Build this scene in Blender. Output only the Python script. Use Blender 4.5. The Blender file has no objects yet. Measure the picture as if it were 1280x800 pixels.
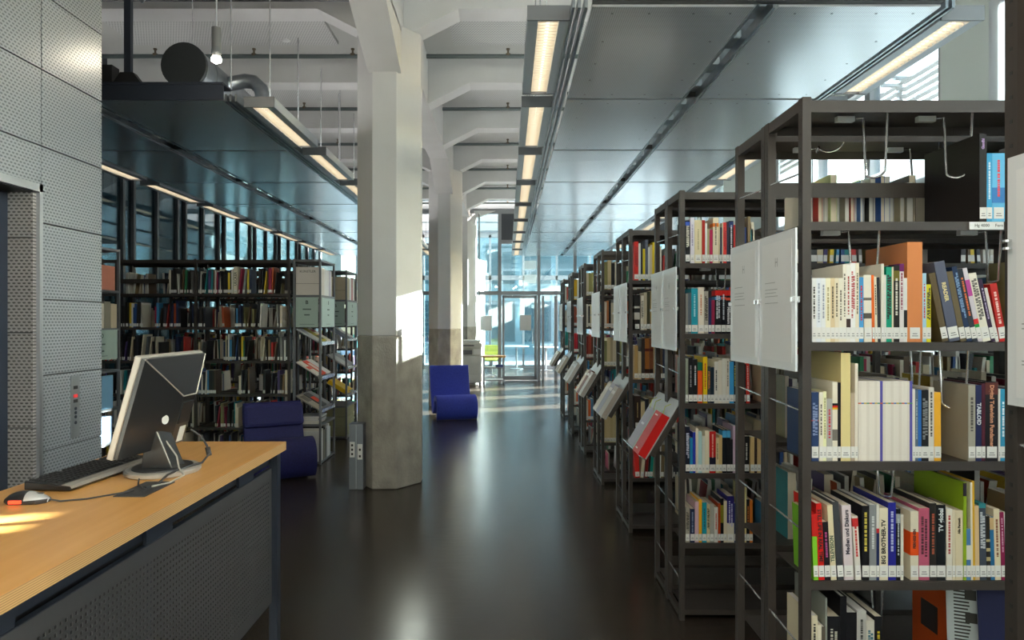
import bpy, math, random
from mathutils import Vector, Matrix, Euler
R = math.radians
rnd = random.Random(7)
S = bpy.context.scene
C = S.collection

# ------------------------------------------------------------------ camera, sky, sun, exposure
FPX, CX, CY, CH = 853.0, 634.0, 402.0, 1.53          # focal length in pixels, vanishing point, eye height
cam_d = bpy.data.cameras.new('camera'); cam = bpy.data.objects.new('camera', cam_d); C.objects.link(cam)
cam.location = (0, 0, CH); cam.rotation_euler = (R(90), 0, 0)
cam_d.sensor_width = 36.0; cam_d.lens = 36.0 * FPX / 1280
cam_d.shift_x = (640 - CX) / 1280; cam_d.shift_y = (CY - 400) / 1280
cam_d.clip_start = .02; cam_d.clip_end = 300
S.camera = cam
SUN_AZ, SUN_EL = 21.0, 20.2                           # from +X turned towards +Y
w = bpy.data.worlds.new('sky'); S.world = w; w.use_nodes = True
nt = w.node_tree; nt.nodes.clear()
sky = nt.nodes.new('ShaderNodeTexSky'); sky.sky_type = 'NISHITA'; sky.sun_disc = False
sky.sun_elevation = R(SUN_EL); sky.sun_rotation = R(90 - SUN_AZ); sky.altitude = 200; sky.dust_density = 4.0; sky.air_density = 1.0
bg = nt.nodes.new('ShaderNodeBackground'); bg.inputs[1].default_value = 1.3
ow = nt.nodes.new('ShaderNodeOutputWorld')
nt.links.new(sky.outputs[0], bg.inputs[0]); nt.links.new(bg.outputs[0], ow.inputs[0])
sd = bpy.data.lights.new('sun', 'SUN'); sun = bpy.data.objects.new('sun', sd); C.objects.link(sun)
sd.energy = 85.0; sd.angle = R(.53); sd.color = (1, .95, .88)
_d = Vector((math.cos(R(SUN_EL)) * math.cos(R(SUN_AZ)), math.cos(R(SUN_EL)) * math.sin(R(SUN_AZ)), math.sin(R(SUN_EL))))
sun.rotation_euler = _d.to_track_quat('Z', 'Y').to_euler(); sun.location = (20, 8, 12)
LAMP, UPL, PEND = 1.05, 8.0, 420.0                                # lamp glow downwards, added uplight, pendant bulbs
S.view_settings.view_transform = 'Standard'; S.view_settings.look = 'None'
S.view_settings.exposure = 0.7; S.view_settings.gamma = 1.0; S.view_settings.use_curve_mapping = False
S.cycles.max_bounces = 8; S.cycles.diffuse_bounces = 5; S.cycles.glossy_bounces = 4
S.cycles.transparent_max_bounces = 16; S.cycles.sample_clamp_indirect = 6.0
S.cycles.caustics_reflective = False; S.cycles.caustics_refractive = False
S.cycles.use_denoising = True

# ------------------------------------------------------------------ helpers
def px(x, Y): return (x - CX) / FPX * Y               # photo column at a depth -> metres
def pz(y, Y): return CH - (y - CY) / FPX * Y          # photo row at a depth -> height

MATS = {}
def mat(name, col=(.5, .5, .5), rough=.5, metal=0.0, emit=0.0, noise=None, bump=None, coat=0.0, spec=.5):
    if name in MATS: return MATS[name]
    m = bpy.data.materials.new(name); m.use_nodes = True; MATS[name] = m
    n = m.node_tree; b = n.nodes['Principled BSDF']
    b.inputs['Base Color'].default_value = (*col, 1); b.inputs['Roughness'].default_value = rough
    b.inputs['Metallic'].default_value = metal; b.inputs['Specular IOR Level'].default_value = spec
    if coat: b.inputs['Coat Weight'].default_value = coat; b.inputs['Coat Roughness'].default_value = .15
    if emit:
        b.inputs['Emission Color'].default_value = (*col, 1); b.inputs['Emission Strength'].default_value = emit
    if noise or bump:
        tc = n.nodes.new('ShaderNodeTexCoord')
        mp = n.nodes.new('ShaderNodeMapping'); n.links.new(tc.outputs['Object'], mp.inputs[0])
    if noise:                                         # (colour 2, scale, contrast lo, hi, stretch)
        c2, sc, lo, hi = noise[:4]
        if len(noise) > 4: mp.inputs['Scale'].default_value = noise[4]
        t = n.nodes.new('ShaderNodeTexNoise'); t.inputs['Scale'].default_value = sc; t.inputs['Detail'].default_value = 6
        r = n.nodes.new('ShaderNodeValToRGB')
        r.color_ramp.elements[0].position = lo; r.color_ramp.elements[0].color = (*col, 1)
        r.color_ramp.elements[1].position = hi; r.color_ramp.elements[1].color = (*c2, 1)
        n.links.new(mp.outputs[0], t.inputs[0]); n.links.new(t.outputs[0], r.inputs[0]); n.links.new(r.outputs[0], b.inputs['Base Color'])
    if bump:                                          # (scale, strength)
        t2 = n.nodes.new('ShaderNodeTexNoise'); t2.inputs['Scale'].default_value = bump[0]; t2.inputs['Detail'].default_value = 4
        bp = n.nodes.new('ShaderNodeBump'); bp.inputs['Strength'].default_value = bump[1]; bp.inputs['Distance'].default_value = .01
        n.links.new(mp.outputs[0], t2.inputs[0]); n.links.new(t2.outputs[0], bp.inputs['Height']); n.links.new(bp.outputs[0], b.inputs['Normal'])
    return m

def glass_mat(name, tint, refl=.06, grazing=.5):
    m = bpy.data.materials.new(name); m.use_nodes = True; MATS[name] = m
    n = m.node_tree; n.nodes.clear()
    o = n.nodes.new('ShaderNodeOutputMaterial'); mx = n.nodes.new('ShaderNodeMixShader')
    t = n.nodes.new('ShaderNodeBsdfTransparent'); t.inputs[0].default_value = (*tint, 1)
    g = n.nodes.new('ShaderNodeBsdfGlossy'); g.inputs['Roughness'].default_value = .01; g.inputs[0].default_value = (.95, .97, 1, 1)
    lw = n.nodes.new('ShaderNodeLayerWeight'); lw.inputs[0].default_value = .3
    mr = n.nodes.new('ShaderNodeMapRange'); mr.inputs['To Min'].default_value = refl; mr.inputs['To Max'].default_value = grazing
    n.links.new(lw.outputs['Fresnel'], mr.inputs[0]); n.links.new(mr.outputs[0], mx.inputs[0])
    n.links.new(t.outputs[0], mx.inputs[1]); n.links.new(g.outputs[0], mx.inputs[2]); n.links.new(mx.outputs[0], o.inputs[0])
    return m

class MB:
    """collects shapes and links them as ONE mesh object"""
    def __init__(s): s.v = []; s.f = []; s.m = []
    def add(s, vs, fs, mi=0):
        k = len(s.v); s.v += [tuple(v) for v in vs]; s.f += [tuple(i + k for i in f) for f in fs]; s.m += [mi] * len(fs); return s
    def box(s, x0, x1, y0, y1, z0, z1, mi=0, M=None):
        vs = [(x0, y0, z0), (x1, y0, z0), (x1, y1, z0), (x0, y1, z0), (x0, y0, z1), (x1, y0, z1), (x1, y1, z1), (x0, y1, z1)]
        if M is not None: vs = [M @ Vector(v) for v in vs]
        return s.add(vs, [(0, 3, 2, 1), (4, 5, 6, 7), (0, 1, 5, 4), (1, 2, 6, 5), (2, 3, 7, 6), (3, 0, 4, 7)], mi)
    def prism(s, poly, a0, a1, axis='z', mi=0):
        """poly counted counter-clockwise in the two other axes; extruded from a0 to a1"""
        n = len(poly)
        def P(p, a): return (p[0], p[1], a) if axis == 'z' else ((a, p[0], p[1]) if axis == 'x' else (p[0], a, p[1]))
        vs = [P(p, a0) for p in poly] + [P(p, a1) for p in poly]
        fs = [(i, (i + 1) % n, n + (i + 1) % n, n + i) for i in range(n)] + [tuple(range(n - 1, -1, -1)), tuple(range(n, 2 * n))]
        if axis == 'y': fs = [f[::-1] for f in fs]
        return s.add(vs, fs, mi)
    def tube(s, pts, r, n=8, mi=0, caps=True, rs=None):
        pts = [Vector(p) for p in pts]; rings = []; up = None
        for i, p in enumerate(pts):
            d = ((pts[i] - pts[i - 1]).normalized() if i else Vector()) + ((pts[i + 1] - pts[i]).normalized() if i < len(pts) - 1 else Vector())
            if d.length < 1e-6: d = pts[min(i + 1, len(pts) - 1)] - pts[max(i - 1, 0)]
            d.normalize()
            if up is None:
                up = Vector((0, 0, 1)) if abs(d.z) < .9 else Vector((1, 0, 0))
            a = d.cross(up)
            if a.length < 1e-4: a = d.cross(Vector((1, .3, 0)))
            a.normalize(); up = a.cross(d).normalized()
            rr = rs[i] if rs else r
            rings.append([p + (a * math.cos(2 * math.pi * k / n) + up * math.sin(2 * math.pi * k / n)) * rr for k in range(n)])
        vs = [v for ring in rings for v in ring]; fs = []
        for i in range(len(pts) - 1):
            for k in range(n):
                fs.append((i * n + k, (i + 1) * n + k, (i + 1) * n + (k + 1) % n, i * n + (k + 1) % n)[::-1])
        if caps: fs += [tuple(range(n)), tuple((len(pts) - 1) * n + k for k in range(n - 1, -1, -1))]
        return s.add(vs, fs, mi)
    def lathe(s, prof, c=(0, 0, 0), n=24, mi=0, sx=1, sy=1):
        vs = []; fs = []
        for r, z in prof:
            for k in range(n): vs.append((c[0] + sx * r * math.cos(2 * math.pi * k / n), c[1] + sy * r * math.sin(2 * math.pi * k / n), c[2] + z))
        for i in range(len(prof) - 1):
            for k in range(n): fs.append((i * n + k, i * n + (k + 1) % n, (i + 1) * n + (k + 1) % n, (i + 1) * n + k))
        fs += [tuple(range(n - 1, -1, -1)), tuple((len(prof) - 1) * n + k for k in range(n))]
        return s.add(vs, fs, mi)
    def mesh(s, name, mats, smooth=False):
        me = bpy.data.meshes.new(name); me.from_pydata(s.v, [], s.f)
        for m in (mats if isinstance(mats, (list, tuple)) else [mats]): me.materials.append(m)
        if any(s.m): me.polygons.foreach_set('material_index', s.m)
        if smooth: me.polygons.foreach_set('use_smooth', [True] * len(s.f))
        me.update(); return me
    def build(s, name, mats, parent=None, loc=(0, 0, 0), rot=None, smooth=False, bevel=0, label=None):
        return link(name, s.mesh(name, mats, smooth), parent, loc, rot, bevel, label)

def link(name, me, parent=None, loc=(0, 0, 0), rot=None, bevel=0, label=None):
    o = bpy.data.objects.new(name, me); C.objects.link(o); o.location = loc
    if rot is not None: o.rotation_euler = rot
    if parent is not None: o.parent = parent
    if bevel:
        md = o.modifiers.new('edge', 'BEVEL'); md.width = bevel; md.segments = 2; md.limit_method = 'ANGLE'; md.angle_limit = R(40)
    if label: o['label'] = label
    return o
def tag(o, label, cat, group=None, kind=None):
    o['label'] = label; o['category'] = cat
    if group: o['group'] = group
    if kind: o['kind'] = kind
    return o
def thing(name, label, cat, loc=(0, 0, 0), rz=0, group=None):
    o = bpy.data.objects.new(name, None); o.empty_display_size = .1; C.objects.link(o); o.location = loc; o.rotation_euler = (0, 0, rz)
    return tag(o, label, cat, group)
def struct(o, label=None):
    o['kind'] = 'structure'
    if label: o['label'] = label
    return o
def copy_tree(o, parent=None):
    c = o.copy(); C.objects.link(c)
    if parent is not None: c.parent = parent
    for ch in [x for x in KIDS.get(o.name, [])]: copy_tree(ch, c)
    return c
KIDS = {}
def note_kids(o):
    for ch in C.objects:
        if ch.parent is o: KIDS.setdefault(o.name, []).append(ch); note_kids(ch)
def text(name, body, size, m, parent, loc, rot, ax='CENTER', bold=0.0, sx=1.0):
    cu = bpy.data.curves.new('tmp_text', 'FONT'); cu.body = body; cu.size = size; cu.align_x = ax; cu.align_y = 'CENTER'
    cu.resolution_u = 2; cu.extrude = .0002; cu.offset = bold
    t = bpy.data.objects.new('tmp_text', cu); me = bpy.data.meshes.new_from_object(t)
    bpy.data.objects.remove(t); bpy.data.curves.remove(cu)
    me.name = name; me.materials.clear(); me.materials.append(m)
    o = link(name, me, parent, loc, rot); o.scale = (sx, 1, 1)
    return o

# ------------------------------------------------------------------ materials
shelf_m = mat('graphite_steel', (.050, .042, .038), .45, .0, bump=(700, .04), spec=.3)
shelfd_m = mat('graphite_steel_light', (.13, .125, .125), .4, .2)
chrome = mat('bright_steel', (.74, .76, .79), .25, .75)
white_m = mat('white_enamel', (.72, .73, .72), .5)
ink = mat('black_ink', (.012, .012, .014), .6)
paint = mat('white_paint', (.66, .665, .665), .75, noise=((.60, .60, .595), 2.2, .35, .75), bump=(40, .05))
conc = mat('raw_concrete', (.27, .255, .225), .85, noise=((.50, .475, .425), 7, .25, .85, (1, 1, .8)), bump=(55, .6))
slab_m = mat('ceiling_paint', (.53, .54, .52), .8, bump=(30, .05))
alu = mat('window_frame_grey', (.24, .25, .27), .45, .5)
dark_frame = mat('dark_window_frame', (.05, .055, .065), .45, .3)
black_m = mat('black_steel', (.012, .012, .014), .45)
page_m = mat('paper_pages', (.66, .59, .46), .85)
pagew_m = mat('white_pages', (.70, .69, .66), .85)
lab_m = mat('call_label', (.74, .73, .70), .6)
steel_blue = mat('blue_grey_steel', (.034, .042, .062), .4, .3)
galv = mat('galvanised_duct', (.36, .39, .42), .33, .9, noise=((.26, .29, .32), 9, .35, .65))
pipe_m = mat('grey_green_pipe', (.10, .125, .125), .45, .3)
glass_side = glass_mat('window_glass', (.86, .93, .92), .05, .75)
glass_tint = glass_mat('tinted_window_glass', (.44, .54, .56), .05, .6)
glass_far = glass_mat('partition_glass', (.80, .92, .95), .07, .6)

def floor_material():
    m = mat('dark_linoleum', (.034, .026, .020), .3, noise=((.048, .037, .029), 1.6, .35, .7), spec=.6)
    n = m.node_tree; b = n.nodes['Principled BSDF']
    tc = n.nodes.new('ShaderNodeTexCoord'); t = n.nodes.new('ShaderNodeTexNoise'); t.inputs['Scale'].default_value = 22; t.inputs['Detail'].default_value = 5
    mp = n.nodes.new('ShaderNodeMapping'); mp.inputs['Scale'].default_value = (.35, 1.6, 1)
    r = n.nodes.new('ShaderNodeMapRange'); r.inputs['To Min'].default_value = .17; r.inputs['To Max'].default_value = .30
    bp = n.nodes.new('ShaderNodeBump'); bp.inputs['Strength'].default_value = .05; bp.inputs['Distance'].default_value = .01
    n.links.new(tc.outputs['Object'], mp.inputs[0]); n.links.new(mp.outputs[0], t.inputs[0]); n.links.new(t.outputs[0], r.inputs[0])
    n.links.new(r.outputs[0], b.inputs['Roughness']); n.links.new(t.outputs[0], bp.inputs['Height']); n.links.new(bp.outputs[0], b.inputs['Normal'])
    return m
floor_m = floor_material()

def dots_material(name, ua, va, pu, pv, base, hole, ru=.36, rv=.30, metal=.7, rough=.42, bumps=.6, stagger=True):
    """sheet metal with rows of small stamped dots; ua, va name the two object axes, pu, pv the pitch in metres"""
    m = mat(name, base, rough, metal)
    n = m.node_tree; b = n.nodes['Principled BSDF']; L = n.links.new
    tc = n.nodes.new('ShaderNodeTexCoord'); sp = n.nodes.new('ShaderNodeSeparateXYZ'); L(tc.outputs['Object'], sp.inputs[0])
    def mth(op, a, bb=None, c=None):
        q = n.nodes.new('ShaderNodeMath'); q.operation = op
        for i, v in enumerate((a, bb, c)):
            if v is None: continue
            if isinstance(v, (int, float)): q.inputs[i].default_value = v
            else: L(v, q.inputs[i])
        return q.outputs[0]
    u = mth('DIVIDE', sp.outputs[ua], pu); v = mth('DIVIDE', sp.outputs[va], pv)
    if stagger:
        odd = mth('MODULO', mth('ABSOLUTE', mth('FLOOR', v)), 2.0); u = mth('ADD', u, mth('MULTIPLY', odd, .5))
    du = mth('DIVIDE', mth('SUBTRACT', mth('FRACT', mth('ADD', u, 100.0)), .5), ru)
    dv = mth('DIVIDE', mth('SUBTRACT', mth('FRACT', mth('ADD', v, 100.0)), .5), rv)
    d = mth('SQRT', mth('ADD', mth('MULTIPLY', du, du), mth('MULTIPLY', dv, dv)))
    rmp = n.nodes.new('ShaderNodeMapRange'); rmp.interpolation_type = 'SMOOTHSTEP'
    rmp.inputs['From Min'].default_value = .75; rmp.inputs['From Max'].default_value = 1.15; L(d, rmp.inputs[0])
    mx = n.nodes.new('ShaderNodeMix'); mx.data_type = 'RGBA'; L(rmp.outputs[0], mx.inputs[0])
    mx.inputs[6].default_value = (*hole, 1); mx.inputs[7].default_value = (*base, 1); L(mx.outputs[2], b.inputs['Base Color'])
    bp = n.nodes.new('ShaderNodeBump'); bp.inputs['Strength'].default_value = bumps; bp.inputs['Distance'].default_value = .004
    L(rmp.outputs[0], bp.inputs['Height']); L(bp.outputs[0], b.inputs['Normal'])
    return m
clad_m = dots_material('stamped_wall_metal', 'Y', 'Z', .026, .0165, (.40, .43, .475), (.19, .205, .23), metal=.6, rough=.36, bumps=.5)
cladx_m = dots_material('stamped_reveal_metal', 'X', 'Z', .026, .0165, (.40, .38, .37), (.14, .13, .13), metal=.45, rough=.5)
raft_m = dots_material('perforated_raft_metal', 'X', 'Y', .012, .012, (.73, .75, .79), (.45, .46, .49), .3, .3, .55, .2, .06, False)
acou_m = dots_material('perforated_acoustic_panel', 'X', 'Y', .03, .03, (.60, .61, .60), (.33, .34, .34), .3, .3, 0, .7, .15)

# ================================================================== THE SETTING
XL, XR, YB, YF = -4.9, 4.2, -2.6, 17.7
BLIND = 3.2
fl = MB().box(XL - .2, XR + .2, YB - .2, YF + .3, -.2, 0).box(XL - .2, 6.2, YF + .3, 22.6, -.2, 0).build('floor', floor_m); struct(fl, 'dark brown polished linoleum floor')
ce = MB().box(XL - .3, XR + .3, YB - .3, YF + .3, 4.77, 5.1).build('ceiling', slab_m); struct(ce, 'pale grey concrete ceiling slab between the beams')
BEAMS = [6.39 + 1.97 * k for k in range(-4, 6)]
for y0 in BEAMS:                                       # acoustic panels set between the beams
    for xa, xb in ((-4.3, -1.95), (-.62, 3.6)):
        MB().box(xa, xb, y0 + .45, y0 + 1.5, 4.725, 4.77).build('acoustic_panel', acou_m, ce)
# main beam on the columns, cross beams with haunches
mb = MB().box(-1.27, -.97, YB, YF, 4.2, 4.77)
main = mb.build('ceiling_beam', paint); struct(main, 'white main beam running along the row of columns')
for y0 in BEAMS:
    for sgn, xe in ((1, XR), (-1, XL)):
        xs = -1.12 + .15 * sgn; xk = -1.12 + .66 * sgn
        poly = [(xs, 4.2), (xk, 4.46), (xe, 4.46), (xe, 4.77), (xs, 4.77)]
        if sgn < 0: poly = poly[::-1]
        struct(MB().prism(poly, y0, y0 + .27, 'y').build('ceiling_beam', paint))

# octagonal columns
COLY = [6.22, 12.12]
def column(yf, deep=.62, lbl=''):
    xc = -1.12
    oct_ = [(xc - .11, yf), (xc + .11, yf), (xc + .30, yf + .25), (xc + .30, yf + deep - .25), (xc + .11, yf + deep), (xc - .11, yf + deep), (xc - .30, yf + deep - .25), (xc - .30, yf + .25)]
    root = MB().prism(oct_, 1.40, 4.25).build('column', paint, bevel=.006); struct(root, lbl)
    MB().prism([(xc + (x - xc) * 1.004, yf + deep / 2 + (y - yf - deep / 2) * 1.004) for x, y in oct_], 0, 1.40).build('concrete_base', conc, root, bevel=.012, label='raw speckled concrete foot of the column')
    for s in (-1, 1):                                   # haunches of the main beam, before and behind
        ya = yf + .02 if s < 0 else yf + deep - .02
        yb_ = ya + s * 1.05
        poly = [(ya, 3.80), (yb_, 4.22), (ya, 4.22)] if s > 0 else [(ya, 3.80), (ya, 4.22), (yb_, 4.22)]
        poly = [(ya + .25 * -s, 3.80)] + poly if False else poly
        MB().prism(poly, xc - .15, xc + .15, 'x').build('haunch', paint, root)
column(6.22, lbl='white painted concrete column with bare concrete foot in the foreground')
column(12.12, lbl='white painted concrete column behind the blue lounge chair')
# pilaster where the glazed end wall meets the column line
pl = MB().prism([(-1.23, 17.35), (-1.01, 17.35), (-.80, 17.6), (-.80, 17.9), (-1.44, 17.9), (-1.44, 17.6)], 1.4, 4.3).build('column', paint); struct(pl, 'white pilaster at the glazed end wall')
MB().prism([(-1.23, 17.345), (-1.01, 17.345), (-.798, 17.6), (-.798, 17.9), (-1.442, 17.9), (-1.442, 17.6)], 0, 1.4).build('concrete_base', conc, pl)
for x_ in (-.72,): struct(MB().tube([(x_, 17.55, 0.9), (x_, 17.55, 4.3)], .018).build('trim_1', pipe_m), 'thin vertical cable conduit beside the end window')

# metal clad lift wall on the left
XW = -2.4
wl = MB().box(XW - .5, XW - .012, 3.50, 4.04, 0, 4.2).box(XW - .5, XW - .012, 1.0, 3.50, 2.2, 4.2).box(XW - 1.6, XW - .5, 3.9, 4.04, 0, 4.2).build('wall_left', mat('lift_wall_core', (.03, .03, .035), .6)); struct(wl, 'lift shaft wall clad in stamped metal panels')
rows_ = [.065 + .395 * k for k in range(0, 11)]
for a, b in zip(rows_, rows_[1:]):
    MB().box(XW - .012, XW, 3.522, 4.04, a + .003, b - .003).build('panel', clad_m, wl, bevel=.002)
    if a > 2.3:
        MB().box(XW - .012, XW, 2.62, 3.514, a + .003, b - .003).build('panel', clad_m, wl, bevel=.002)
        MB().box(XW - .012, XW, 1.7, 2.612, a + .003, b - .003).build('panel', clad_m, wl, bevel=.002)
MB().box(XW - .012, XW, 2.62, 3.514, 2.235, 2.432).build('panel', clad_m, wl); MB().box(XW - .012, XW, 1.7, 2.612, 2.235, 2.432).build('panel', clad_m, wl)
for a, b in ((.02, .50), (.506, .985), (.991, 1.47), (1.476, 1.955), (1.961, 2.19)):
    MB().box(XW - .30, XW - .012, 3.47, 3.497, a, b).build('reveal_panel', cladx_m, wl)
tr = MB().box(XW - .03, XW + .006, 3.495, 3.52, 0, 2.235).box(XW - .03, XW + .006, 1.6, 3.52, 2.195, 2.235).build('trim_2', mat('brushed_trim', (.5, .52, .56), .3, .9)); struct(tr, 'bright metal edge trim around the lift opening')
dr = MB().box(XW - .30, XW - .20, 1.5, 3.44, 0, 2.17).build('door_1', mat('dark_lift_door', (.02, .03, .05), .35, .4)); struct(dr, 'dark blue lift door in its recess')
MB().box(XW - .20, XW - .14, 3.40, 3.47, 0, 2.19).build('door_frame', mat('lift_frame', (.05, .065, .10), .35, .5), dr)
MB().box(XW - .30, XW - .012, 1.5, 3.47, 2.19, 2.2).build('door_header', black_m, dr)

# glazed wall on the left, its mullions, glass
wls = MB().box(XL - .15, XL, YB, YF, 0, .12).box(XL - .15, XL, YB, YF, 4.25, 4.77).build('window_1', dark_frame); struct(wls, 'long glazed side wall with slim dark mullions')
y = YB; k = 0
while y < YF - .2:
    for off in (0, .6, 1.2):
        if y + off > YF: break
        MB().box(XL - .075, XL - .01, y + off - .025, y + off + .025, .12, 4.25).build('mullion', dark_frame, wls)
    for a, b in ((0, .6), (.6, 1.2), (1.2, 1.45)):
        if y + b <= YF: MB().box(XL - .06, XL - .05, y + a + .025, y + b - .025, .12, 4.25).build('pane', glass_tint, wls)
    y += 1.45
# right facade: windows above a low sill, a pale pier near the lamps, slits at the far end
wr = MB()
wr.box(XR, XR + .25, YB, YF, 0, .85).box(XR, XR + .25, YB, YF, 4.35, 4.77)
piers = [(5.92, 6.62), (10.6, 13.25), (13.95, 14.25), (14.85, 15.1), (15.8, 16.85), (17.55, 17.7)]
for a, b in piers: wr.box(XR, XR + .25, a, b, .85, 4.35)
wr.box(XR, XR + .25, 14.25, 14.85, .85, 2.3)
wall_r = wr.build('wall_right', mat('pale_facade_panel', (.50, .55, .53), .6)); struct(wall_r, 'window facade behind the bookcases with a pale pier')
n_ = 2
def side_window(a, b, z0=.85):
    global n_
    wn = MB().box(XR + .02, XR + .14, a, a + .06, z0, 4.35).box(XR + .02, XR + .14, b - .06, b, z0, 4.35).box(XR + .02, XR + .14, a, b, 4.28, 4.35).box(XR + .02, XR + .14, a, b, z0, z0 + .06).build('window_%d' % n_, alu); struct(wn, 'tall side window with grey metal frame'); n_ += 1
    MB().box(XR + .07, XR + .08, a + .06, b - .06, z0 + .06, 4.28).build('pane', glass_side, wn)
    if b - a > 1: MB().box(XR + .03, XR + .13, a, b, 2.95, 3.0).build('transom', alu, wn)
ORD_ = {6.62: 'first', 8.0: 'second', 9.3: 'third'}
ordinal_ = lambda n: '%d%s' % (n, {1: 'st', 2: 'nd', 3: 'rd'}.get(n, 'th'))
blind_m = mat('added_blind', (.60, .62, .64), .8)
_b = blind_m.node_tree; _t = _b.nodes.new('ShaderNodeBsdfTranslucent'); _t.inputs[0].default_value = (.50, .54, .58, 1); _mx = _b.nodes.new('ShaderNodeMixShader'); _mx.inputs[0].default_value = .4
_b.links.new(_b.nodes['Principled BSDF'].outputs[0], _mx.inputs[1]); _b.links.new(_t.outputs[0], _mx.inputs[2]); _b.links.new(_mx.outputs[0], _b.nodes['Material Output'].inputs[0])
for a, b in ((YB, -1.15), (-1.15, .3), (.3, 1.75), (1.75, 3.2), (3.2, 4.1), (4.1, 5.92), (6.62, 8.0), (8.0, 9.3), (9.3, 10.6)):  # hidden blinds added to cut the low sun and glow into the aisles
    tag(MB().box(XR - .03, XR - .026, a + .01, b - .01, .6, 4.3 if a in (4.1, 9.3) else (3.15 if a < 4 else BLIND)).box(XR - .04, XR - .016, a + .01, b - .01, .57, .60).build('added_blind', blind_m), 'added sun filtering blind, %s from the end behind the viewer, on a side window' % ordinal_(int((a + 2.7) / 1.35) + 1), 'blind', 'added blinds behind the bookcases')
for a, b in ((YB, -1.15), (-1.15, .3), (.3, 1.75), (1.75, 3.2), (3.2, 4.1), (4.1, 5.92), (6.62, 8.0), (8.0, 9.3), (9.3, 10.6), (13.25, 13.95), (15.1, 15.8), (16.85, 17.55)): side_window(a, b)
side_window(14.25, 14.85, 2.3)
for a, b in ((6.62, 8.0), (8.0, 9.3), (9.3, 10.6)):
    lo = thing('sun_louvre', 'slatted outdoor sun louvre at the top of a side window, %s beyond the pale pier' % ORD_[a], 'louvre', (XR + .40, (a + b) / 2, 3.96))
    for k in range(5): MB().box(-.05, .05, a - (a + b) / 2 + .03, b - (a + b) / 2 - .03, k * .085, k * .085 + .012).build('slat', alu, lo)
    for ye in (a, b - .04): MB().box(-.02, .02, ye - (a + b) / 2 + .02, ye - (a + b) / 2 + .04, -.02, .40).build('bracket', alu, lo)
    MB().box(-.145, .02, a - (a + b) / 2 + .1, a - (a + b) / 2 + .14, .36, .40).box(-.145, .02, b - (a + b) / 2 - .14, b - (a + b) / 2 - .1, .36, .40).build('wall_arm', alu, lo)
# glazed end wall
we = MB()
for x0_, x1_ in ((-4.9, -4.84), (-3.35, -3.28), (-1.52, -1.45), (-.86, -.80), (-.24, -.15), (.78, .86), (1.72, 1.80), (2.66, 2.74), (3.6, 3.68), (4.14, 4.2)):
    we.box(x0_, x1_, YF, YF + .10, 0, 4.4)
for z0_, z1_ in ((2.22, 2.32), (4.33, 4.46)): we.box(-4.9, 4.2, YF + .005, YF + .095, z0_, z1_)
we.box(-.2, 4.2, YF + .005, YF + .095, 3.55, 3.65).box(-4.9, -1.5, YF + .005, YF + .095, 3.5, 3.57)
wend = we.build('window_20', alu); struct(wend, 'glazed end wall with grey metal frames and a door')
MB().box(-.15, 4.14, YF + .02, YF + .08, 3.65, 4.33).build('dark_infill', dark_frame, wend)
MB().prism([(-.86, 4.2), (-.30, 4.40), (-.86, 4.40)], YF - .02, YF + .1, 'y').build('corner_infill', paint, wend)
for (x0_, x1_) in ((-4.84, -3.35), (-3.28, -1.52), (-.80, -.24), (-.15, .78), (.86, 1.72), (1.80, 2.66), (2.74, 3.6), (3.68, 4.14)):
    MB().box(x0_, x1_, YF + .04, YF + .05, 2.32, 3.55 if x0_ > -.2 or x0_ < -1.6 else 4.33).build('pane', glass_far, wend)
    if x0_ < .8: MB().box(x0_, x1_, YF + .04, YF + .05, .12, 2.22).build('pane', glass_far, wend)
we2 = MB()
for x0_, x1_ in ((-.13, -.07), (.70, .77)): we2.box(x0_, x1_, YF - .02, YF + .03, .02, 2.21)
we2.box(-.13, .77, YF - .02, YF + .03, .02, .12).box(-.13, .77, YF - .02, YF + .03, 2.14, 2.21)
dfar = we2.build('door_2', alu); struct(dfar, 'glazed door leaf in the end wall')
MB().tube([(.66, YF - .06, .95), (.66, YF - .06, 1.35)], .012).build('handle', chrome, dfar)
for a, b in ((.90, .96), (1.22, 1.30), (1.66, 1.72)): we2 = MB().box(a, b, YF + .02, YF + .08, .0, 2.2).build('door_post', alu, wend)
MB().box(-1.44, -1.52, YF, YF + .1, 0, 4.3).build('window_post', dark_frame, wend)
wb = MB().box(XL, XR, YB - .2, YB, 0, 4.77).build('wall_back', mat('back_wall_paint', (.62, .60, .57), .8)); struct(wb, 'plain wall behind the viewer')

# unseen storeys added to keep sun off the left; the world outside
up = MB().box(XL - .3, XR + .3, YB - .3, YF + .3, 5.1, 17).build('sun_block_storeys', mat('facade_render', (.45, .45, .43), .8)); struct(up)
gr = MB().box(-60, 60, -60, 80, -.45, -.21).box(-12, 16, 22.65, 60, -.21, -.03).build('ground_outside', mat('pale_paving', (.24, .245, .25), .8, noise=((.19, .195, .20), .6, .3, .7))); struct(gr)
def facing_house(name, lbl, x0, x1, y0, y1, h, wallm, glassm, step, side):
    root = MB().box(x0, x1, y0, y1, 0 - .2, h).build(name, wallm); tag(root, lbl, 'building')
    fx = x1 if side == '+x' else x0
    z = .6
    while z < h - 1.5:
        if side in ('+x', '-x'):
            o = .02 if side == '+x' else -.02
            yy = y0 + .4
            while yy < y1 - step:
                MB().box(min(fx, fx + o), max(fx, fx + o), yy, yy + step * .8, z, z + 1.9).build('window', glassm, root); yy += step
        else:
            xx = x0 + .4
            while xx < x1 - step:
                MB().box(xx, xx + step * .8, y0 - .02, y0, z, z + 1.9).build('window', glassm, root); xx += step
        z += 2.7
    return root
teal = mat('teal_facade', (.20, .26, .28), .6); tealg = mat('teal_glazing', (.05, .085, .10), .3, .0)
pale_f = mat('pale_facade', (.42, .47, .48), .7); side_f = mat('teal_grey_facade', (.085, .11, .115), .7)
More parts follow.
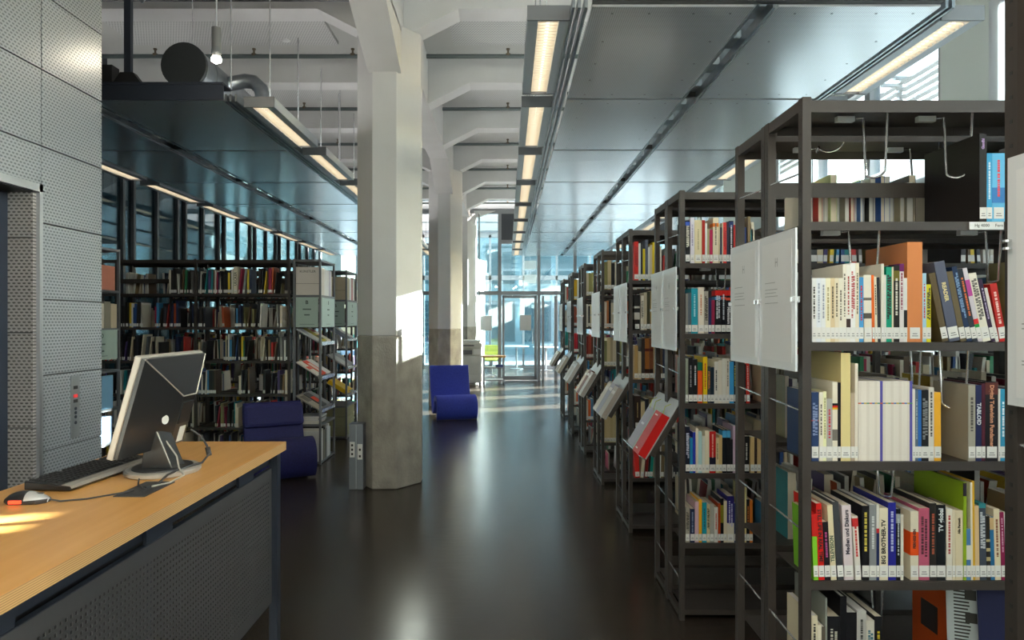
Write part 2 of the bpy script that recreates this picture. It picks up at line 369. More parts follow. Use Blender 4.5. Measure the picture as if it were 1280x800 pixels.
facing_house('office_building', 'long teal office block behind the left glazed wall', -14, -7.3, -12, 30, 15, side_f, tealg, 2.6, '+x')
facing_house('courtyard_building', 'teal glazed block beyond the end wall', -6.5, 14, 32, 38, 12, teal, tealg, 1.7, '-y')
# foyer beyond the glass: pillars, gallery slab, partitions
foy = MB()
for k in range(3): foy.box(-5, 6, YF + .6 + k * 2.0, YF + .72 + k * 2.0, 4.5, 4.75)
foy = foy.build('foyer_roof_beam', alu); struct(foy, 'roof beams of the glass covered foyer')
# beyond the end wall: pillar, gallery, tables seen through the glass
pv = MB().prism([(-1.15, 18.5), (-.95, 18.5), (-.66, 20.2), (-.86, 20.2)], 0, 3.3).build('foyer_wall', paint); struct(pv, 'white sunlit wall standing beyond the end wall')
gl = MB().box(-5, 6, 22.5, 22.6, 0, .1).box(-5, 6, 22.5, 22.6, 2.9, 3.05).box(-5, 6, 22.5, 22.6, 4.3, 4.5)
for k in range(11): gl.box(-5 + k * 1.1, -4.93 + k * 1.1, 22.5, 22.6, 0, 4.4)
gls = gl.build('window_22', alu); struct(gls, 'far glazed wall of the foyer')
for k in range(10): MB().box(-4.93 + k * 1.1, -3.9 + k * 1.1, 22.54, 22.55, .1, 4.3).build('pane', glass_far, gls)
for k, y0 in enumerate((18.6, 20.6)):
    struct(MB().box(6, 6.2, y0, y0 + 1.25, 0, 4.5).build('foyer_pier', pale_f))
for x_, y_ in ((1.2, 21.3), (2.3, 20.2), (.3, 22.0), (3.2, 21.6)):
    t = thing('cafe_table', 'small pale foyer table behind the glazed wall, ' + {1.2: 'seen beside the door edge', 2.3: 'closest to the bookcases', .3: 'straight behind the door', 3.2: 'beside the foyer piers'}[x_], 'table', (x_, y_, 0), 0, 'foyer tables')
    MB().lathe([(.40, 0), (.40, .03)], (0, 0, .72), 20).build('table_top', white_m, t)
    MB().lathe([(.22, 0), (.22, .02), (.03, .04), (.03, .72)], (0, 0, 0), 12).build('pedestal', alu, t)
t = thing('swivel_chair', 'yellow green chair standing behind the glass of the end wall', 'chair', (-.42, 18.7, 0))
yg = mat('yellow_green_shell', (.50, .55, .08), .45)
MB().prism([(-.22, 0), (.2, -.02), (.24, .02), (.26, .42), (.22, .42), (.18, .06), (-.22, .05)], -.21, .21, 'x').build('seat_shell', yg, t, (0, 0, .46), bevel=.01)
MB().tube([(0, 0, .06), (0, 0, .47)], .025).build('pedestal', alu, t)
fm = MB()
for k in range(5): fm.tube([(0, 0, .08), (.26 * math.cos(k * 1.2566), .26 * math.sin(k * 1.2566), .04)], .018, 6)
fm.build('foot', alu, t)
for x0_, x1_, z0_, z1_, lb in ((-.70, -.40, 1.30, 1.68, 'white notice sheet on the glass above the copier'), (.33, .62, 1.30, 1.70, 'white notice sheet on the glass door leaf')):
    tag(MB().box(x0_, x1_, YF + .03, YF + .038, z0_, z1_).build('notice_sheet', white_m), lb, 'notice')
t = thing('hanging_sign', 'pair of small white signs on a rod hanging behind the end wall glass', 'sign', (.62, YF + .66, 2.68))
for z_ in (0, .37): MB().box(-.16, .16, -.02, .02, z_ - .11, z_ + .11).build('sign_plate', white_m, t)
MB().tube([(0, .026, -.1), (0, .026, 4.505 - 2.68)], .006, 6).build('hanger_rod', alu, t)

# ================================================================== CEILING RAFTS, LAMPS, PIPES
def raft(name, lbl, cols, y0, nrow, fascia, rails):
    root = thing(name, lbl, 'ceiling raft', ((cols[0][0] + cols[-1][1]) / 2, y0, 3.2)); ox = root.location.x
    first = None
    for xa, xb in cols:
        for k in range(nrow):
            me = first if first and abs((xb - xa) - first_w) < 1e-4 else None
            if me is None:
                b = MB().box(0, xb - xa, 0, 1.485, 0, .022)
                me = b.mesh('raft_panel', raft_m); first = me; first_w = xb - xa
                sc = MB()
                for sx in (.12, .32, .56, .76):
                    for sy in (.08, 1.40): sc.lathe([(.007, -.002), (.007, 0)], (sx, sy, 0), 6)
                for sy in (.45, .8, 1.1):
                    for sx in (.12, .76): sc.lathe([(.007, -.002), (.007, 0)], (sx, sy, 0), 6)
                scm = sc.mesh('screws', mat('dark_screw', (.08, .08, .09), .4, .6))
            p = link('raft_panel', me, root, (xa - ox, 1.525 * k, 0))
            s = link('screws', scm, p); s['kind'] = 'stuff'
            MB_ = None
    L_ = nrow * 1.525
    for (xa, xb), (xc, xd) in zip(cols, cols[1:]):     # service gap between the two panel columns
        g = MB().box(xb - ox + .015, xb - ox + .03, 0, L_, .01, .05).box(xc - ox - .03, xc - ox - .012, 0, L_, -.004, .05)
        g.build('gap_rail', galv, root)
        tr_ = MB()
        for k in range(int(L_ / .42)): tr_.box(xb - ox + .02, xc - ox - .02, k * .42 + .1, k * .42 + .26, .05, .1)
        tr_.build('cable_tray', galv, root)['kind'] = 'stuff'
        MB().tube([((xb + xc) / 2 - ox, 0, .12), ((xb + xc) / 2 - ox, L_, .12)], .022).build('service_pipe', galv, root)
    for xa, xb in rails:
        MB().box(xa - ox, xb - ox, 0, L_, -.004, .05).build('edge_rail', galv, root)
    f = MB()
    for k in range(nrow + 1):
        f.box(cols[0][0] - ox, cols[-1][1] - ox, 1.525 * k - .038, 1.525 * k - .003, .012, .05)
    f.build('cross_rail', black_m, root)
    if fascia: MB().box(cols[0][0] - ox - .02, cols[-1][1] - ox + .02, -.04, -.03, -.005, .125).box(cols[0][0] - ox - .02, cols[-1][1] - ox + .02, -.05, .12, .11, .125).build('fascia', steel_blue, root)
    h = MB()
    for yk in (0.4, L_ * .33, L_ * .66, L_ - .5):
        for xk in (cols[0][0] + .1, cols[-1][1] - .1): h.tube([(xk - ox, yk, .02), (xk - ox, yk, 1.5)], .006, 6)
    h.build('hanger_rods', chrome, root)
    return root
raft('ceiling_raft', 'bright suspended metal ceiling raft above the bookcase row', [(.45, 1.31), (1.44, 2.30)], 3.62, 9, False, [(.345, .36), (.375, .392), (.41, .428), (2.325, 2.34), (2.36, 2.375)])
raft('ceiling_raft', 'dark suspended metal ceiling raft over the side reading area', [(-4.15, -3.28), (-3.10, -2.15)], 5.16, 8, True, [(-2.135, -2.12), (-2.10, -2.085), (-2.06, -2.045), (-4.18, -4.165)])

lamp_emit = mat('lamp_glow', (1.0, .88, .68), .5, emit=LAMP)
tube_emit = mat('tube_glow', (1.0, .93, .80), .5, emit=LAMP * 2.2)
up_emit = mat('added_uplight_glow', (1.0, .97, .93), .5, emit=UPL)
lamp_grey = mat('lamp_housing_grey', (.55, .58, .62), .45, .1); lamp_dark = mat('lamp_end_grey', (.16, .17, .19), .45, .2)
def ceiling_lamp(x, y, first=[None]):
    if first[0] is None:
        r = thing('ceiling_lamp', '', 'lamp', (x, y, 3.2))
        MB().box(-.118, -.058, .014, 1.23, 0, .075).box(.058, .118, .014, 1.23, 0, .075).box(-.058, .058, .014, 1.23, .045, .075).build('housing', lamp_grey, r)
        for ye in (0, 1.23): MB().box(-.119, .119, ye, ye + .014, -.004, .078).build('end_cap', lamp_dark, r)
        MB().box(-.05, .05, .03, 1.21, .0755, .079).build('added_uplight', up_emit, r)  # glowing strip added on top to brighten the ceiling beams
        MB().box(-.056, .056, .02, 1.22, .034, .044).build('diffuser', lamp_emit, r)
        MB().tube([(0, .03, .024), (0, 1.21, .024)], .012, 8).build('lamp_tube', tube_emit, r)
        lv = MB()
        for k in range(29): lv.box(-.056, .056, .04 + k * .041, .044 + k * .041, .002, .03)
        q = lv.build('louvre', mat('louvre_white', (.7, .66, .58), .5), r); q['kind'] = 'stuff'
        MB().tube([(0, .25, .07), (0, .25, .95)], .006, 6).tube([(0, 1.0, .07), (0, 1.0, .95)], .006, 6).build('hanger_rods', chrome, r)
        first[0] = r; note_kids(r); return r
    r = copy_tree(first[0]); r.location = (x, y, 3.2); return r
ORD = ['first', 'second', 'third', 'fourth', 'fifth', 'sixth', 'seventh', 'eighth', 'ninth', 'tenth']
for x_, y_, n, nm, grp in ((.23, 3.77, 9, 'row along the corridor edge of the bright raft', 'corridor lamps'), (2.52, 3.77, 8, 'row on the window edge of the bright raft', 'window side lamps'),
                      (-1.93, 5.30, 8, 'row beside the big column on the dark raft', 'column side lamps'), (-4.37, 5.30, 8, 'row along the glazed wall under the dark raft', 'glazed wall lamps')):
    for k in range(n):
        r = ceiling_lamp(x_, y_ + 1.52 * k)
        tag(r, '%s linear lamp of the %s' % (ORD[k], nm), 'lamp', grp)
# pendant spot, duct, bracket, dark tray
fill_bulb_m = mat('fill_bulb_glow', (1, .89, .75), .5, emit=PEND)  # strong bulbs of the added fill pendants
bulb_v = mat('reading_bulb_glow', (1, .84, .6), .5, emit=PEND * .25)
def pendant(lbl, x_, y_, z_=3.27):
    t = thing('pendant_spot', lbl, 'lamp', (x_, y_, z_))
    MB().lathe([(.03, .105), (.031, .11), (.031, .24), (.004, .245)], n=16).build('lamp_body', mat('pendant_grey', (.20, .20, .21), .45, .3), t, smooth=False)
    MB().lathe([(.026, .04), (.033, .07), (.03, .105)], n=16).build('socket', lamp_dark, t)
    MB().lathe([(.006, .0), (.03, .012), (.033, .03), (.026, .046)], n=16).build('bulb', bulb_v if y_ > 4 else fill_bulb_m, t, smooth=True)
    MB().tube([(0, 0, .24), (0, 0, 4.77 - z_)], .005, 6).build('cord', lamp_grey, t)
pendant('small grey cylinder pendant with a glowing warm bulb above the dark raft edge', -1.96, 4.6)
for k, (x_, y_) in enumerate(((-.55, 1.1), (.45, .75), (-.45, -.75), (.35, -.75), (-1.3, -1.2))):  # pendants added out of view as front fill for the books
    pendant('added fill pendant, %s of those hanging out of view around the viewer' % ORD[k], x_, y_)
t = thing('ventilation_duct', 'round galvanised duct with dark end cap above the dark raft', 'duct', (-2.56, 5.4, 3.56))
MB().tube([(0, .03, 0), (0, 2.6, 0)], .172, 28).build('duct_pipe', galv, t, smooth=True)
MB().tube([(0, -.005, 0), (0, .03, 0)], .18, 28).build('end_cap', mat('duct_cap', (.035, .04, .045), .5, .3), t)
MB().tube([(0, .04, 0), (0, .06, 0)], .178, 28).tube([(0, .22, 0), (0, .235, 0)], .176, 28).build('seam_ring', galv, t)
MB().tube([(.14, .5, .02), (.30, .5, .05), (.37, .5, .04), (.43, .5, -.02), (.45, .5, -.1), (.45, .5, -.34)], .062, 16).build('flexible_elbow', galv, t, smooth=True)
MB().tube([(0, .15, .17), (0, .15, 1.2)], .004, 6).build('hanger_wire', chrome, t)
t = thing('raft_bracket', 'dark ceiling strut carrying the dark raft beside the lift wall', 'bracket', (-2.93, 5.28, 3.33))
MB().box(-.025, .025, -.02, .02, 0, .95).build('strut', steel_blue, t)
MB().box(-.06, .06, -.05, .05, .75, 1.13).build('head_plate', black_m, t)
bm_ = Matrix.Translation((.06, -.05, .72)) @ Matrix.Rotation(R(36), 4, 'Y')
MB().box(-.11, .11, -.004, .004, -.022, .022, 0, bm_).build('slotted_strap', galv, t)
MB().prism([(-.13, 0), (.14, 0), (.05, .12), (-.05, .12)], -.03, .03, 'y').build('foot_plate', black_m, t)
MB().box(-.2, -.1, -.05, .05, 0, .17).build('junction_box', black_m, t)
tag(MB().box(-4.6, -1.30, 5.75, 5.95, 4.32, 4.44).box(-4.6, -1.30, 5.75, 5.76, 4.44, 4.46).build('cable_tray', black_m), 'black cable tray under the ceiling above the lift wall', 'cable tray')
for k in range(6):
    yb = 7.95 + 1.97 * k
    for xa, xb, s in ((-4.85, -1.30, 0), (-.94, 4.1, 1)):
        t = thing('sprinkler_pipe', '%s grey sprinkler pipe across the ceiling %s of the main beam' % (ORD[k], ('on the reading side', 'on the bookcase side')[s]), 'pipe', ((xa + xb) / 2, yb, 4.62))
        MB().tube([(-(xb - xa) / 2, 0, 0), ((xb - xa) / 2, 0, 0)], .026, 8).build('pipe', pipe_m, t)
        h = MB()
        for j in range(4):
            xx = -(xb - xa) / 2 + (.95 if s else .75) + j * 1.15
            if xx < (xb - xa) / 2: h.lathe([(.03, 0), (.03, .03), (.012, .035), (.012, .07), (.022, .075), (.022, .09)], (xx, 0, 0), 8)
        h.build('sprinkler_heads', mat('sprinkler_brass', (.17, .14, .10), .4, .6), t)
tag(MB().lathe([(.03, -.055), (.05, -.05), (.05, -.015), (.062, -.01), (.062, 0)], n=16).build('smoke_detector', white_m, None, (-2.52, 7.75, 4.77)), 'round white smoke detector on the ceiling over the reading area', 'smoke detector')
# ductwork above the bright raft
for x_, z_, r_, lb in ((.85, 3.62, .13, 'slim galvanised duct above the bright raft'), (1.75, 3.68, .17, 'wide galvanised duct above the bright raft')):
    t = thing('ventilation_duct', lb, 'duct', (x_, 3.9, z_)); MB().tube([(0, 0, 0), (0, 11, 0)], r_, 20).build('duct_pipe', galv, t, smooth=True)
    MB().tube([(0, -.02, 0), (0, .02, 0)], r_ + .008, 20).build('end_cap', galv, t)


# ================================================================== BOOKCASES
LEV = [.055, .395, .752, 1.11, 1.468, 1.829]           # top faces of the boards
TOPZ = 2.19
_mc = {}
def once(key, fn):
    if key not in _mc: _mc[key] = fn()
    return _mc[key]
def bookcase(name, lbl, x0, y0, nb, sgn=1, group='bookcases', holes=False, panels=True, levels=LEV, panel_txt=True, wires=True, D=.30, rails=(5,)):
    """double sided steel bookcase; x0,y0 its near corner at the corridor end, bays run away from the corridor"""
    root = thing(name, lbl, 'bookcase', (x0, y0, 0), 0, group)
    def fl_(a, b): return (a, b) if sgn > 0 else (-b, -a)
    post = once('post', lambda: MB().box(-.013, .013, 0, .03, 0, TOPZ + .012).mesh('post', shelf_m))
    for k in range(nb + 1):
        for j, yy in enumerate((0, D - .032, D + .004, 2 * D - .028)):
            link('post', post, root, (sgn * (k * 1.0 + .013), yy, 0))
    a, b = fl_(.0265, .9995)
    board = once(('board', sgn), lambda: MB().box(a, b, .006, D - .035, -.004, 0).box(a, b, .002, .006, -.026, 0).box(a, b, D - .04, D - .036, -.02, 0).mesh('shelf', shelf_m))
    top = once(('top', sgn), lambda: MB().box(a, b, .006, D - .035, -.004, 0).box(a, b, .001, .006, -.034, .002).box(a, b, D - .04, D - .036, -.034, 0).mesh('shelf', shelf_m))
    for k in range(nb):
        for z in levels + [TOPZ]:
            me = top if z == TOPZ else board
            link('shelf', me, root, (sgn * k, 0, z)); link('shelf', me, root, (sgn * k, D + .034, z))
    for z0_, z1_, nm in ((TOPZ - .025, TOPZ + .01, 'end_rail'), (.012, .042, 'foot_rail')):
        a_, b_ = fl_(.002, .022)
        me = once((nm, sgn), lambda: MB().box(a_, b_, .03, D - .032, z0_, z1_).box(a_, b_, D + .034, 2 * D - .028, z0_, z1_).mesh(nm, shelf_m))
        link(nm, me, root)
    if wires:
        wm = once(('wire', sgn), lambda: MB().tube([(sgn * .006, .02, 0), (sgn * .006, D - .02, .012)], .003, 5).mesh('guard_wire', chrome))
        for z in levels:
            if z < 1.2 or z > 1.6:
                link('guard_wire', wm, root, (0, 0, z + .15)); link('guard_wire', wm, root, (0, D, z + .16))
    for lv in rails:                                      # book stop between the two halves
        for k in range(nb):
            a_, b_ = fl_(.027, .999)
            me = once(('stop', sgn), lambda: MB().box(a_, b_, D - .008, D - .002, .125, .175).mesh('stop_rail', shelf_m))
            link('stop_rail', me, root, (sgn * k, 0, LEV[lv]))
    if panels:
        pm = once('panel', lambda: MB().box(-.020, -.014, .004, D - .008, 1.38, 1.812).mesh('sign_panel', mat('frosted_sign_acrylic', (.80, .84, .88), .3)))
        ppm = once('paper', lambda: MB().box(-.0212, -.0202, .028, D - .032, 1.405, 1.785).mesh('sign_paper', mat('sign_paper', (.86, .89, .92), .6)))
        cm = once('clip', lambda: MB().box(-.030, -.0215, -.006, .006, 1.590, 1.604).box(-.0214, -.004, -.004, .004, 1.588, 1.606).mesh('clip', chrome))
        for yy in (0, D + .004):
            p = link('sign_panel', pm, root, (0, yy, 0)); link('sign_paper', ppm, p)
            link('clip', cm, p, (0, .012, 0)); link('clip', cm, p, (0, D - .016, 0))
            if panel_txt:
                text('sign_letter', 'H', .042, mat('sign_grey_print', (.46, .49, .52), .6), p, (-.0216, .145, 1.718), (R(90), 0, R(-90)), sx=.75)
                ln = MB(); rr = random.Random(3)
                for i in range(7):
                    if i not in (1, 5): ln.box(-.0217, -.0213, .24 - rr.uniform(.07, .13), .24, 1.655 - i * .011, 1.657 - i * .011)
                q = ln.build('printed_lines', mat('sign_grey_print'), p); q['kind'] = 'stuff'
    if holes:
        hb = MB()
        for j, yy in enumerate((0, D - .032, D + .004, 2 * D - .028)):
            for k in range(int((TOPZ - .05) / .0425)): hb.box(-.0006, .002, yy + .012, yy + .018, .05 + k * .0425, .056 + k * .0425)
        q = hb.build('post_holes', black_m, root); q['kind'] = 'stuff'
    return root

X0 = .883
UNITY = [2.04 + 1.45 * k for k in range(7)]
UN = ['front', 'second', 'third', 'fourth', 'fifth', 'sixth', 'seventh']
DET = ['with black books face out on its top shelf', 'carrying the tilted tray with a red book', 'carrying the tilted tray of grey journals', 'whose top shelf holds olive and brown books', 'with olive and red books on its top shelf', 'with yellow books on its top shelf', 'farthest along the corridor by the end wall']
units = []
for k in range(7):
    units.append(bookcase('bookcase', '%s dark steel bookcase of the row, %s' % (UN[k], DET[k]), X0, UNITY[k], 2, 1, 'bookcases in the corridor row', k < 2, rails=(5,) if k != 1 else (5, 0), panel_txt=(k < 2)))
# the bookcase right beside the viewer: only its far post, side panel and sign show
u0 = thing('bookcase', 'dark steel bookcase cut off by the frame, with perforated post and white sign', 'bookcase', (.886, .63, 0), 0, 'bookcases in the corridor row')
for yy in (0, .27, .305, .555): MB().box(0, .026, yy, yy + .03, 0, 2.3).build('post', shelf_m, u0)
hb = MB()
for k in range(52): hb.box(-.0006, .002, .566, .573, .05 + k * .0425, .057 + k * .0425)
q = hb.build('post_holes', black_m, u0); q['kind'] = 'stuff'
MB().box(.026, .032, .035, .58, 0, 2.3).build('side_panel', mat('dark_brown_panel', (.035, .026, .02), .5), u0)
for z in LEV: MB().box(.034, .9, .335, .58, z - .025, z).build('shelf', shelf_m, u0)
p = MB().box(-.012, -.006, .30, .562, 1.385, 1.815).build('sign_panel', MATS['frosted_sign_acrylic'], u0)
MB().box(-.0132, -.0122, .32, .540, 1.40, 1.79).build('sign_paper', MATS['sign_paper'], p)
ln = MB()
for z in (1.525, 1.517, 1.462, 1.456): ln.box(-.0137, -.0133, .44, .527, z, z + .0022)
q = ln.build('printed_lines', MATS['sign_grey_print'], p); q['kind'] = 'stuff'
for z in (1.655, 1.668): MB().lathe([(.007, 0), (.007, .004)], (-.017, .556, z), 10).build('clip', chrome, p)
MB().tube([(.005, .57, 1.316), (.03, .30, 1.30)], .003, 6).build('guard_wire', chrome, u0)

# ------------------------------------------------------------------ books
def hexc(c):
    c = c.lstrip('#'); v = [int(c[i:i + 2], 16) / 255 for i in (0, 2, 4)]
    return tuple((x / 12.92 if x <= .04045 else ((x + .055) / 1.055) ** 2.4) for x in v)
def cmat(h): return mat('cover_' + h, hexc(h), .5, spec=.22)
NAMES = [('white', 'e6e4de'), ('cream', 'd9cfb8'), ('beige', 'c4b294'), ('grey', '8d8d8b'), ('black', '15151a'), ('navy', '1d2a4a'), ('blue', '2f6fb0'), ('light blue', '8fc0d6'), ('teal', '1d8a97'),
         ('green', '12906a'), ('lime', '86a81e'), ('olive', '8a8450'), ('yellow', 'e3c71e'), ('amber', 'e6a52a'), ('orange', 'd9793f'), ('red', 'cf2b26'), ('dark red', '7e1f1f'), ('pink', 'b5566c'), ('magenta', 'a02060'),
         ('lilac', 'b8a4bc'), ('purple', '3b2a6e'), ('brown', '5f4a34'), ('dark brown', '33241c'), ('slate', '55596a'), ('dark grey', '3c3d40')]
def cname(h):
    v = hexc(h); best = min(NAMES, key=lambda n: sum((a ** .5 - b ** .5) ** 2 for a, b in zip(hexc(n[1]), v))); return best[0]
NB = [0]
USED = set()
def ordinal(n):
    return '%d%s' % (n, 'th' if 10 <= n % 100 <= 20 else {1: 'st', 2: 'nd', 3: 'rd'}.get(n % 10, 'th'))
def book(x, yf, z, wd, h, d, col, lean=0.0, label=None, group=None, bands=(), title=None, lines=None, call=True, back=False, hard=False, rot=None, pages=None, cat='book', nm='book'):
    """x,yf,z: left foot of the spine; the spine looks at the corridor viewer (-y); lean in degrees, positive to +x"""
    NB[0] += 1
    wd = max(wd, .005); t = .0028 if hard else .0013; t = min(t, wd * .2)
    m = cmat(col)
    U = [(0, 0), (wd, 0), (wd, d), (wd - t, d), (wd - t, t), (t, t), (t, d), (0, d)]
    b = MB().prism(U, 0, h)
    o = b.build(nm, m)
    dz = wd * math.sin(R(lean)) if lean > 0 else 0
    if rot is not None: o.location = (x, yf, z); o.rotation_euler = rot
    elif back: o.location = (x + wd, yf, z); o.rotation_euler = (0, R(-lean), R(180))
    else: o.location = (x, yf, z + dz); o.rotation_euler = (0, R(lean), 0)
    e = .0035 if hard else .0008
    MB().box(t, wd - t, t, d - e * 1.5, e, h - e).build('pages', pages or (page_m if rnd.random() < .6 else pagew_m), o)
    for z0_, z1_, c in bands:
        MB().box(-.0004, wd + .0002, -.0005, min(.06, d * .5) if not hard else .002, z0_ * h, z1_ * h).build('cover_band', cmat(c), o)
    if call:
        lw = min(wd * .98, .03); lx = (wd - lw) / 2
        l = MB().box(lx, lx + lw, -.0012, -.0004, .010, .044)
        l.box(lx + lw * .25, lx + lw * .72, -.0014, -.0011, .024, .0262, 1).box(lx + lw * .2, lx + lw * .8, -.0014, -.0011, .0175, .0195, 1)
        l.build('call_label', [lab_m, mat('label_print', (.10, .10, .11), .7)], o)
    if title:
        s, tc, zc, dirn, size = title
        text('spine_title', s, size, mat('print_' + tc, hexc(tc), .55), o, (wd / 2, -.0006, zc * h), (R(90), R(-90 if dirn > 0 else 90), 0), bold=.0006)
    elif lines:
        q = MB(); r_ = random.Random(NB[0]); n = 1 if wd < .013 else r_.choice((1, 1, 2))
        for i in range(n):
            xc = wd * (.5 if n == 1 else (.34, .68)[i]); hw = min(wd * .17, .0036); zz = h * r_.uniform(.30, .42)
            while zz < h * r_.uniform(.8, .93):
                l_ = r_.uniform(.003, .009); q.box(xc - hw, xc + hw, -.0007, -.0003, zz, zz + l_); zz += l_ + r_.choice((.0012, .0015, .004))
        o2 = q.build('spine_print', mat('print_' + lines, hexc(lines), .55), o); o2['kind'] = 'stuff'
    tag(o, label or 'book', cat, group)
    return o
WH, CR, BK, GY, IN = 'e4e2dc', 'dccfae', '141419', '8f9091', '26241f'
SHN = {5: 'top', 4: 'second', 3: 'third', 2: 'fourth', 1: 'fifth', 0: 'bottom'}
def row_of(unit, lev, ypx, Y, rows, depth=.17):
    """rows: (x0, x1, ytop, colour, options) in photo columns and rows at the spine plane Y, standing on board lev"""
    z = LEV[lev]; n = 0; prev = None
    for r in rows:
        x0_, x1_, yt, col = r[:4]; op = dict(r[4]) if len(r) > 4 else {}
        n += 1
        dx = op.pop('dx', 0)                             # how far the top stands to the left (-) or right (+) of the foot
        h = (ypx - yt) / FPX * Y; wd = (x1_ - x0_) / FPX * Y * .985
        tn = dx / FPX * Y / h if dx else 0; xl = px(x0_, Y)
        if prev:                                         # a book never cuts into its left neighbour
            xl = max(xl, prev[0]); tn = max(tn, prev[1] + (xl - prev[0]) * -1 / min(h, prev[2]))
        th = math.atan(tn); lean = math.degrees(th); wd *= math.cos(th)
        h = max(.1, (h - abs(math.sin(th)) * wd) / math.cos(th))
        prev = (xl + wd / math.cos(th) + .0004, tn, h * math.cos(th) + wd * abs(math.sin(th)))
        d = op.pop('d', depth) * (1 if h > .2 else .88)
        c = op.pop('say', None) or cname(col)
        size = 'tall' if h > .262 else ('small' if h < .185 else ('thick' if wd > .04 else ('thin' if wd < .013 else 'upright')))
        if dx: size = 'leaning'
        lb = '%s %s book, %s from the post, %s shelf, %s bookcase' % (size, c, ordinal(n), SHN[lev], UN[unit])
        grp = op.pop('group', 'books of the %s bookcase' % UN[unit]); lb = op.pop('label', lb)
        book(xl if lean <= 0 else xl, Y, z + .0005, wd, h, d, col, lean, lb, grp, **op)
def L(c): return dict(lines=c)
Y1 = 2.052
# front bookcase, second shelf
JW = dict(lines='3a3a3a')
row_of(0, 4, 427, Y1, [
 (1014.9, 1020.6, 347, 'e4e4e2', L(IN)), (1020.6, 1026.4, 347, 'dfe3ea', L('9aa2b0')), (1026.4, 1031.9, 347, 'e2e4e6', L('8a90a0')), (1031.9, 1038, 347, 'ebe4c8', L('a89c70')),
 (1038, 1043.2, 347, 'dcc7a0', L('4a4030')), (1043.2, 1048, 347, 'e2d6bc', L('5a5040')), (1048, 1053, 347, 'e6e0d0', L('5a5040')),
 (1053, 1057.4, 330, 'e5dfd0', dict(lines='4a4a48', d=.21, label='tall cream book with a dark round emblem showing above the small white books')), (1057.4, 1062.5, 330, 'e6e2da', dict(lines='a03030', bands=[(.07, .3, '3a2a28')])), (1062.5, 1068.6, 328, 'e9e8e6', L('b05050')), (1068.6, 1073, 328, 'e6dcc6', L('6a6458')),
 (1074, 1079.5, 346, '4a94cc', dict(lines='c8303a', dx=-2)), (1080.5, 1090, 343, 'e2dccb', dict(bands=[(.35, .43, '55504a'), (.62, .66, '6a665e')], dx=-3)), (1090.5, 1093.6, 343, 'e0651e', dict(dx=-3)), (1094, 1097.2, 345, 'ded4bd', dict(lines=IN, dx=-2)), (1097.4, 1101, 346, '2a2c30', dict(dx=-2)),
 (1101.5, 1105, 329, 'e0dccd', dict(hard=True, d=.22, lines=None, bands=[], say='black and cream')), (1105, 1107.6, 343, 'd9d6ce'), (1107.6, 1114.6, 333, '15997a', dict(lines='16241f')), (1114.6, 1116.6, 333, 'd8cbb0'),
 (1116.6, 1124, 331, '1e1a17', dict(lines='d8d6c8', bands=[(.80, .93, '6e6420')])), (1124, 1129.4, 329, 'ded7d6', dict(bands=[(.90, 1.0, '6f2060')], lines='8a3050')), (1129.4, 1133.4, 347, 'e2e0dc', dict(bands=[(.20, .5, '16161a')])),
 (1133.6, 1152.8, 302, 'd5854f', dict(hard=True, d=.24, label='large plain orange bound volume, tallest on the second shelf of the front bookcase')),
 (1153, 1157.8, 341, 'a7cfe2', L('c04848')), (1158, 1163.6, 355, 'd8cf1f', dict(lines='4a4a20')),
 (1178, 1186, 340, '5f5138', dict(dx=-19, hard=True)), (1187, 1200.5, 325, '585d70', dict(dx=-20, title=('READER', 'd8c890', .62, -1, .016))), (1201, 1208.5, 338, '665a40', dict(dx=-18)),
 (1209, 1215.5, 332, '1d3050', dict(dx=-21, lines='6a88b0')), (1216, 1222.6, 335, '2c323c', dict(dx=-21, lines='d86a30')), (1223, 1228.6, 334, 'cfc8d0', dict(dx=-20, bands=[(.62, .84, 'b84a9a'), (.16, .24, '2a9a48'), (.24, .31, 'd82a2a')])),
 (1229, 1239, 340, 'e4dfd0', dict(dx=-20, lines='6a6660')), (1239.6, 1244.6, 348, '33233f', dict(dx=-17, lines='a89ab8')), (1245, 1249, 359, 'ddd6cc', dict(dx=-16)), (1250, 1259, 353, 'b8251f', dict(dx=-13, lines='e8c0b8')),
], .16)
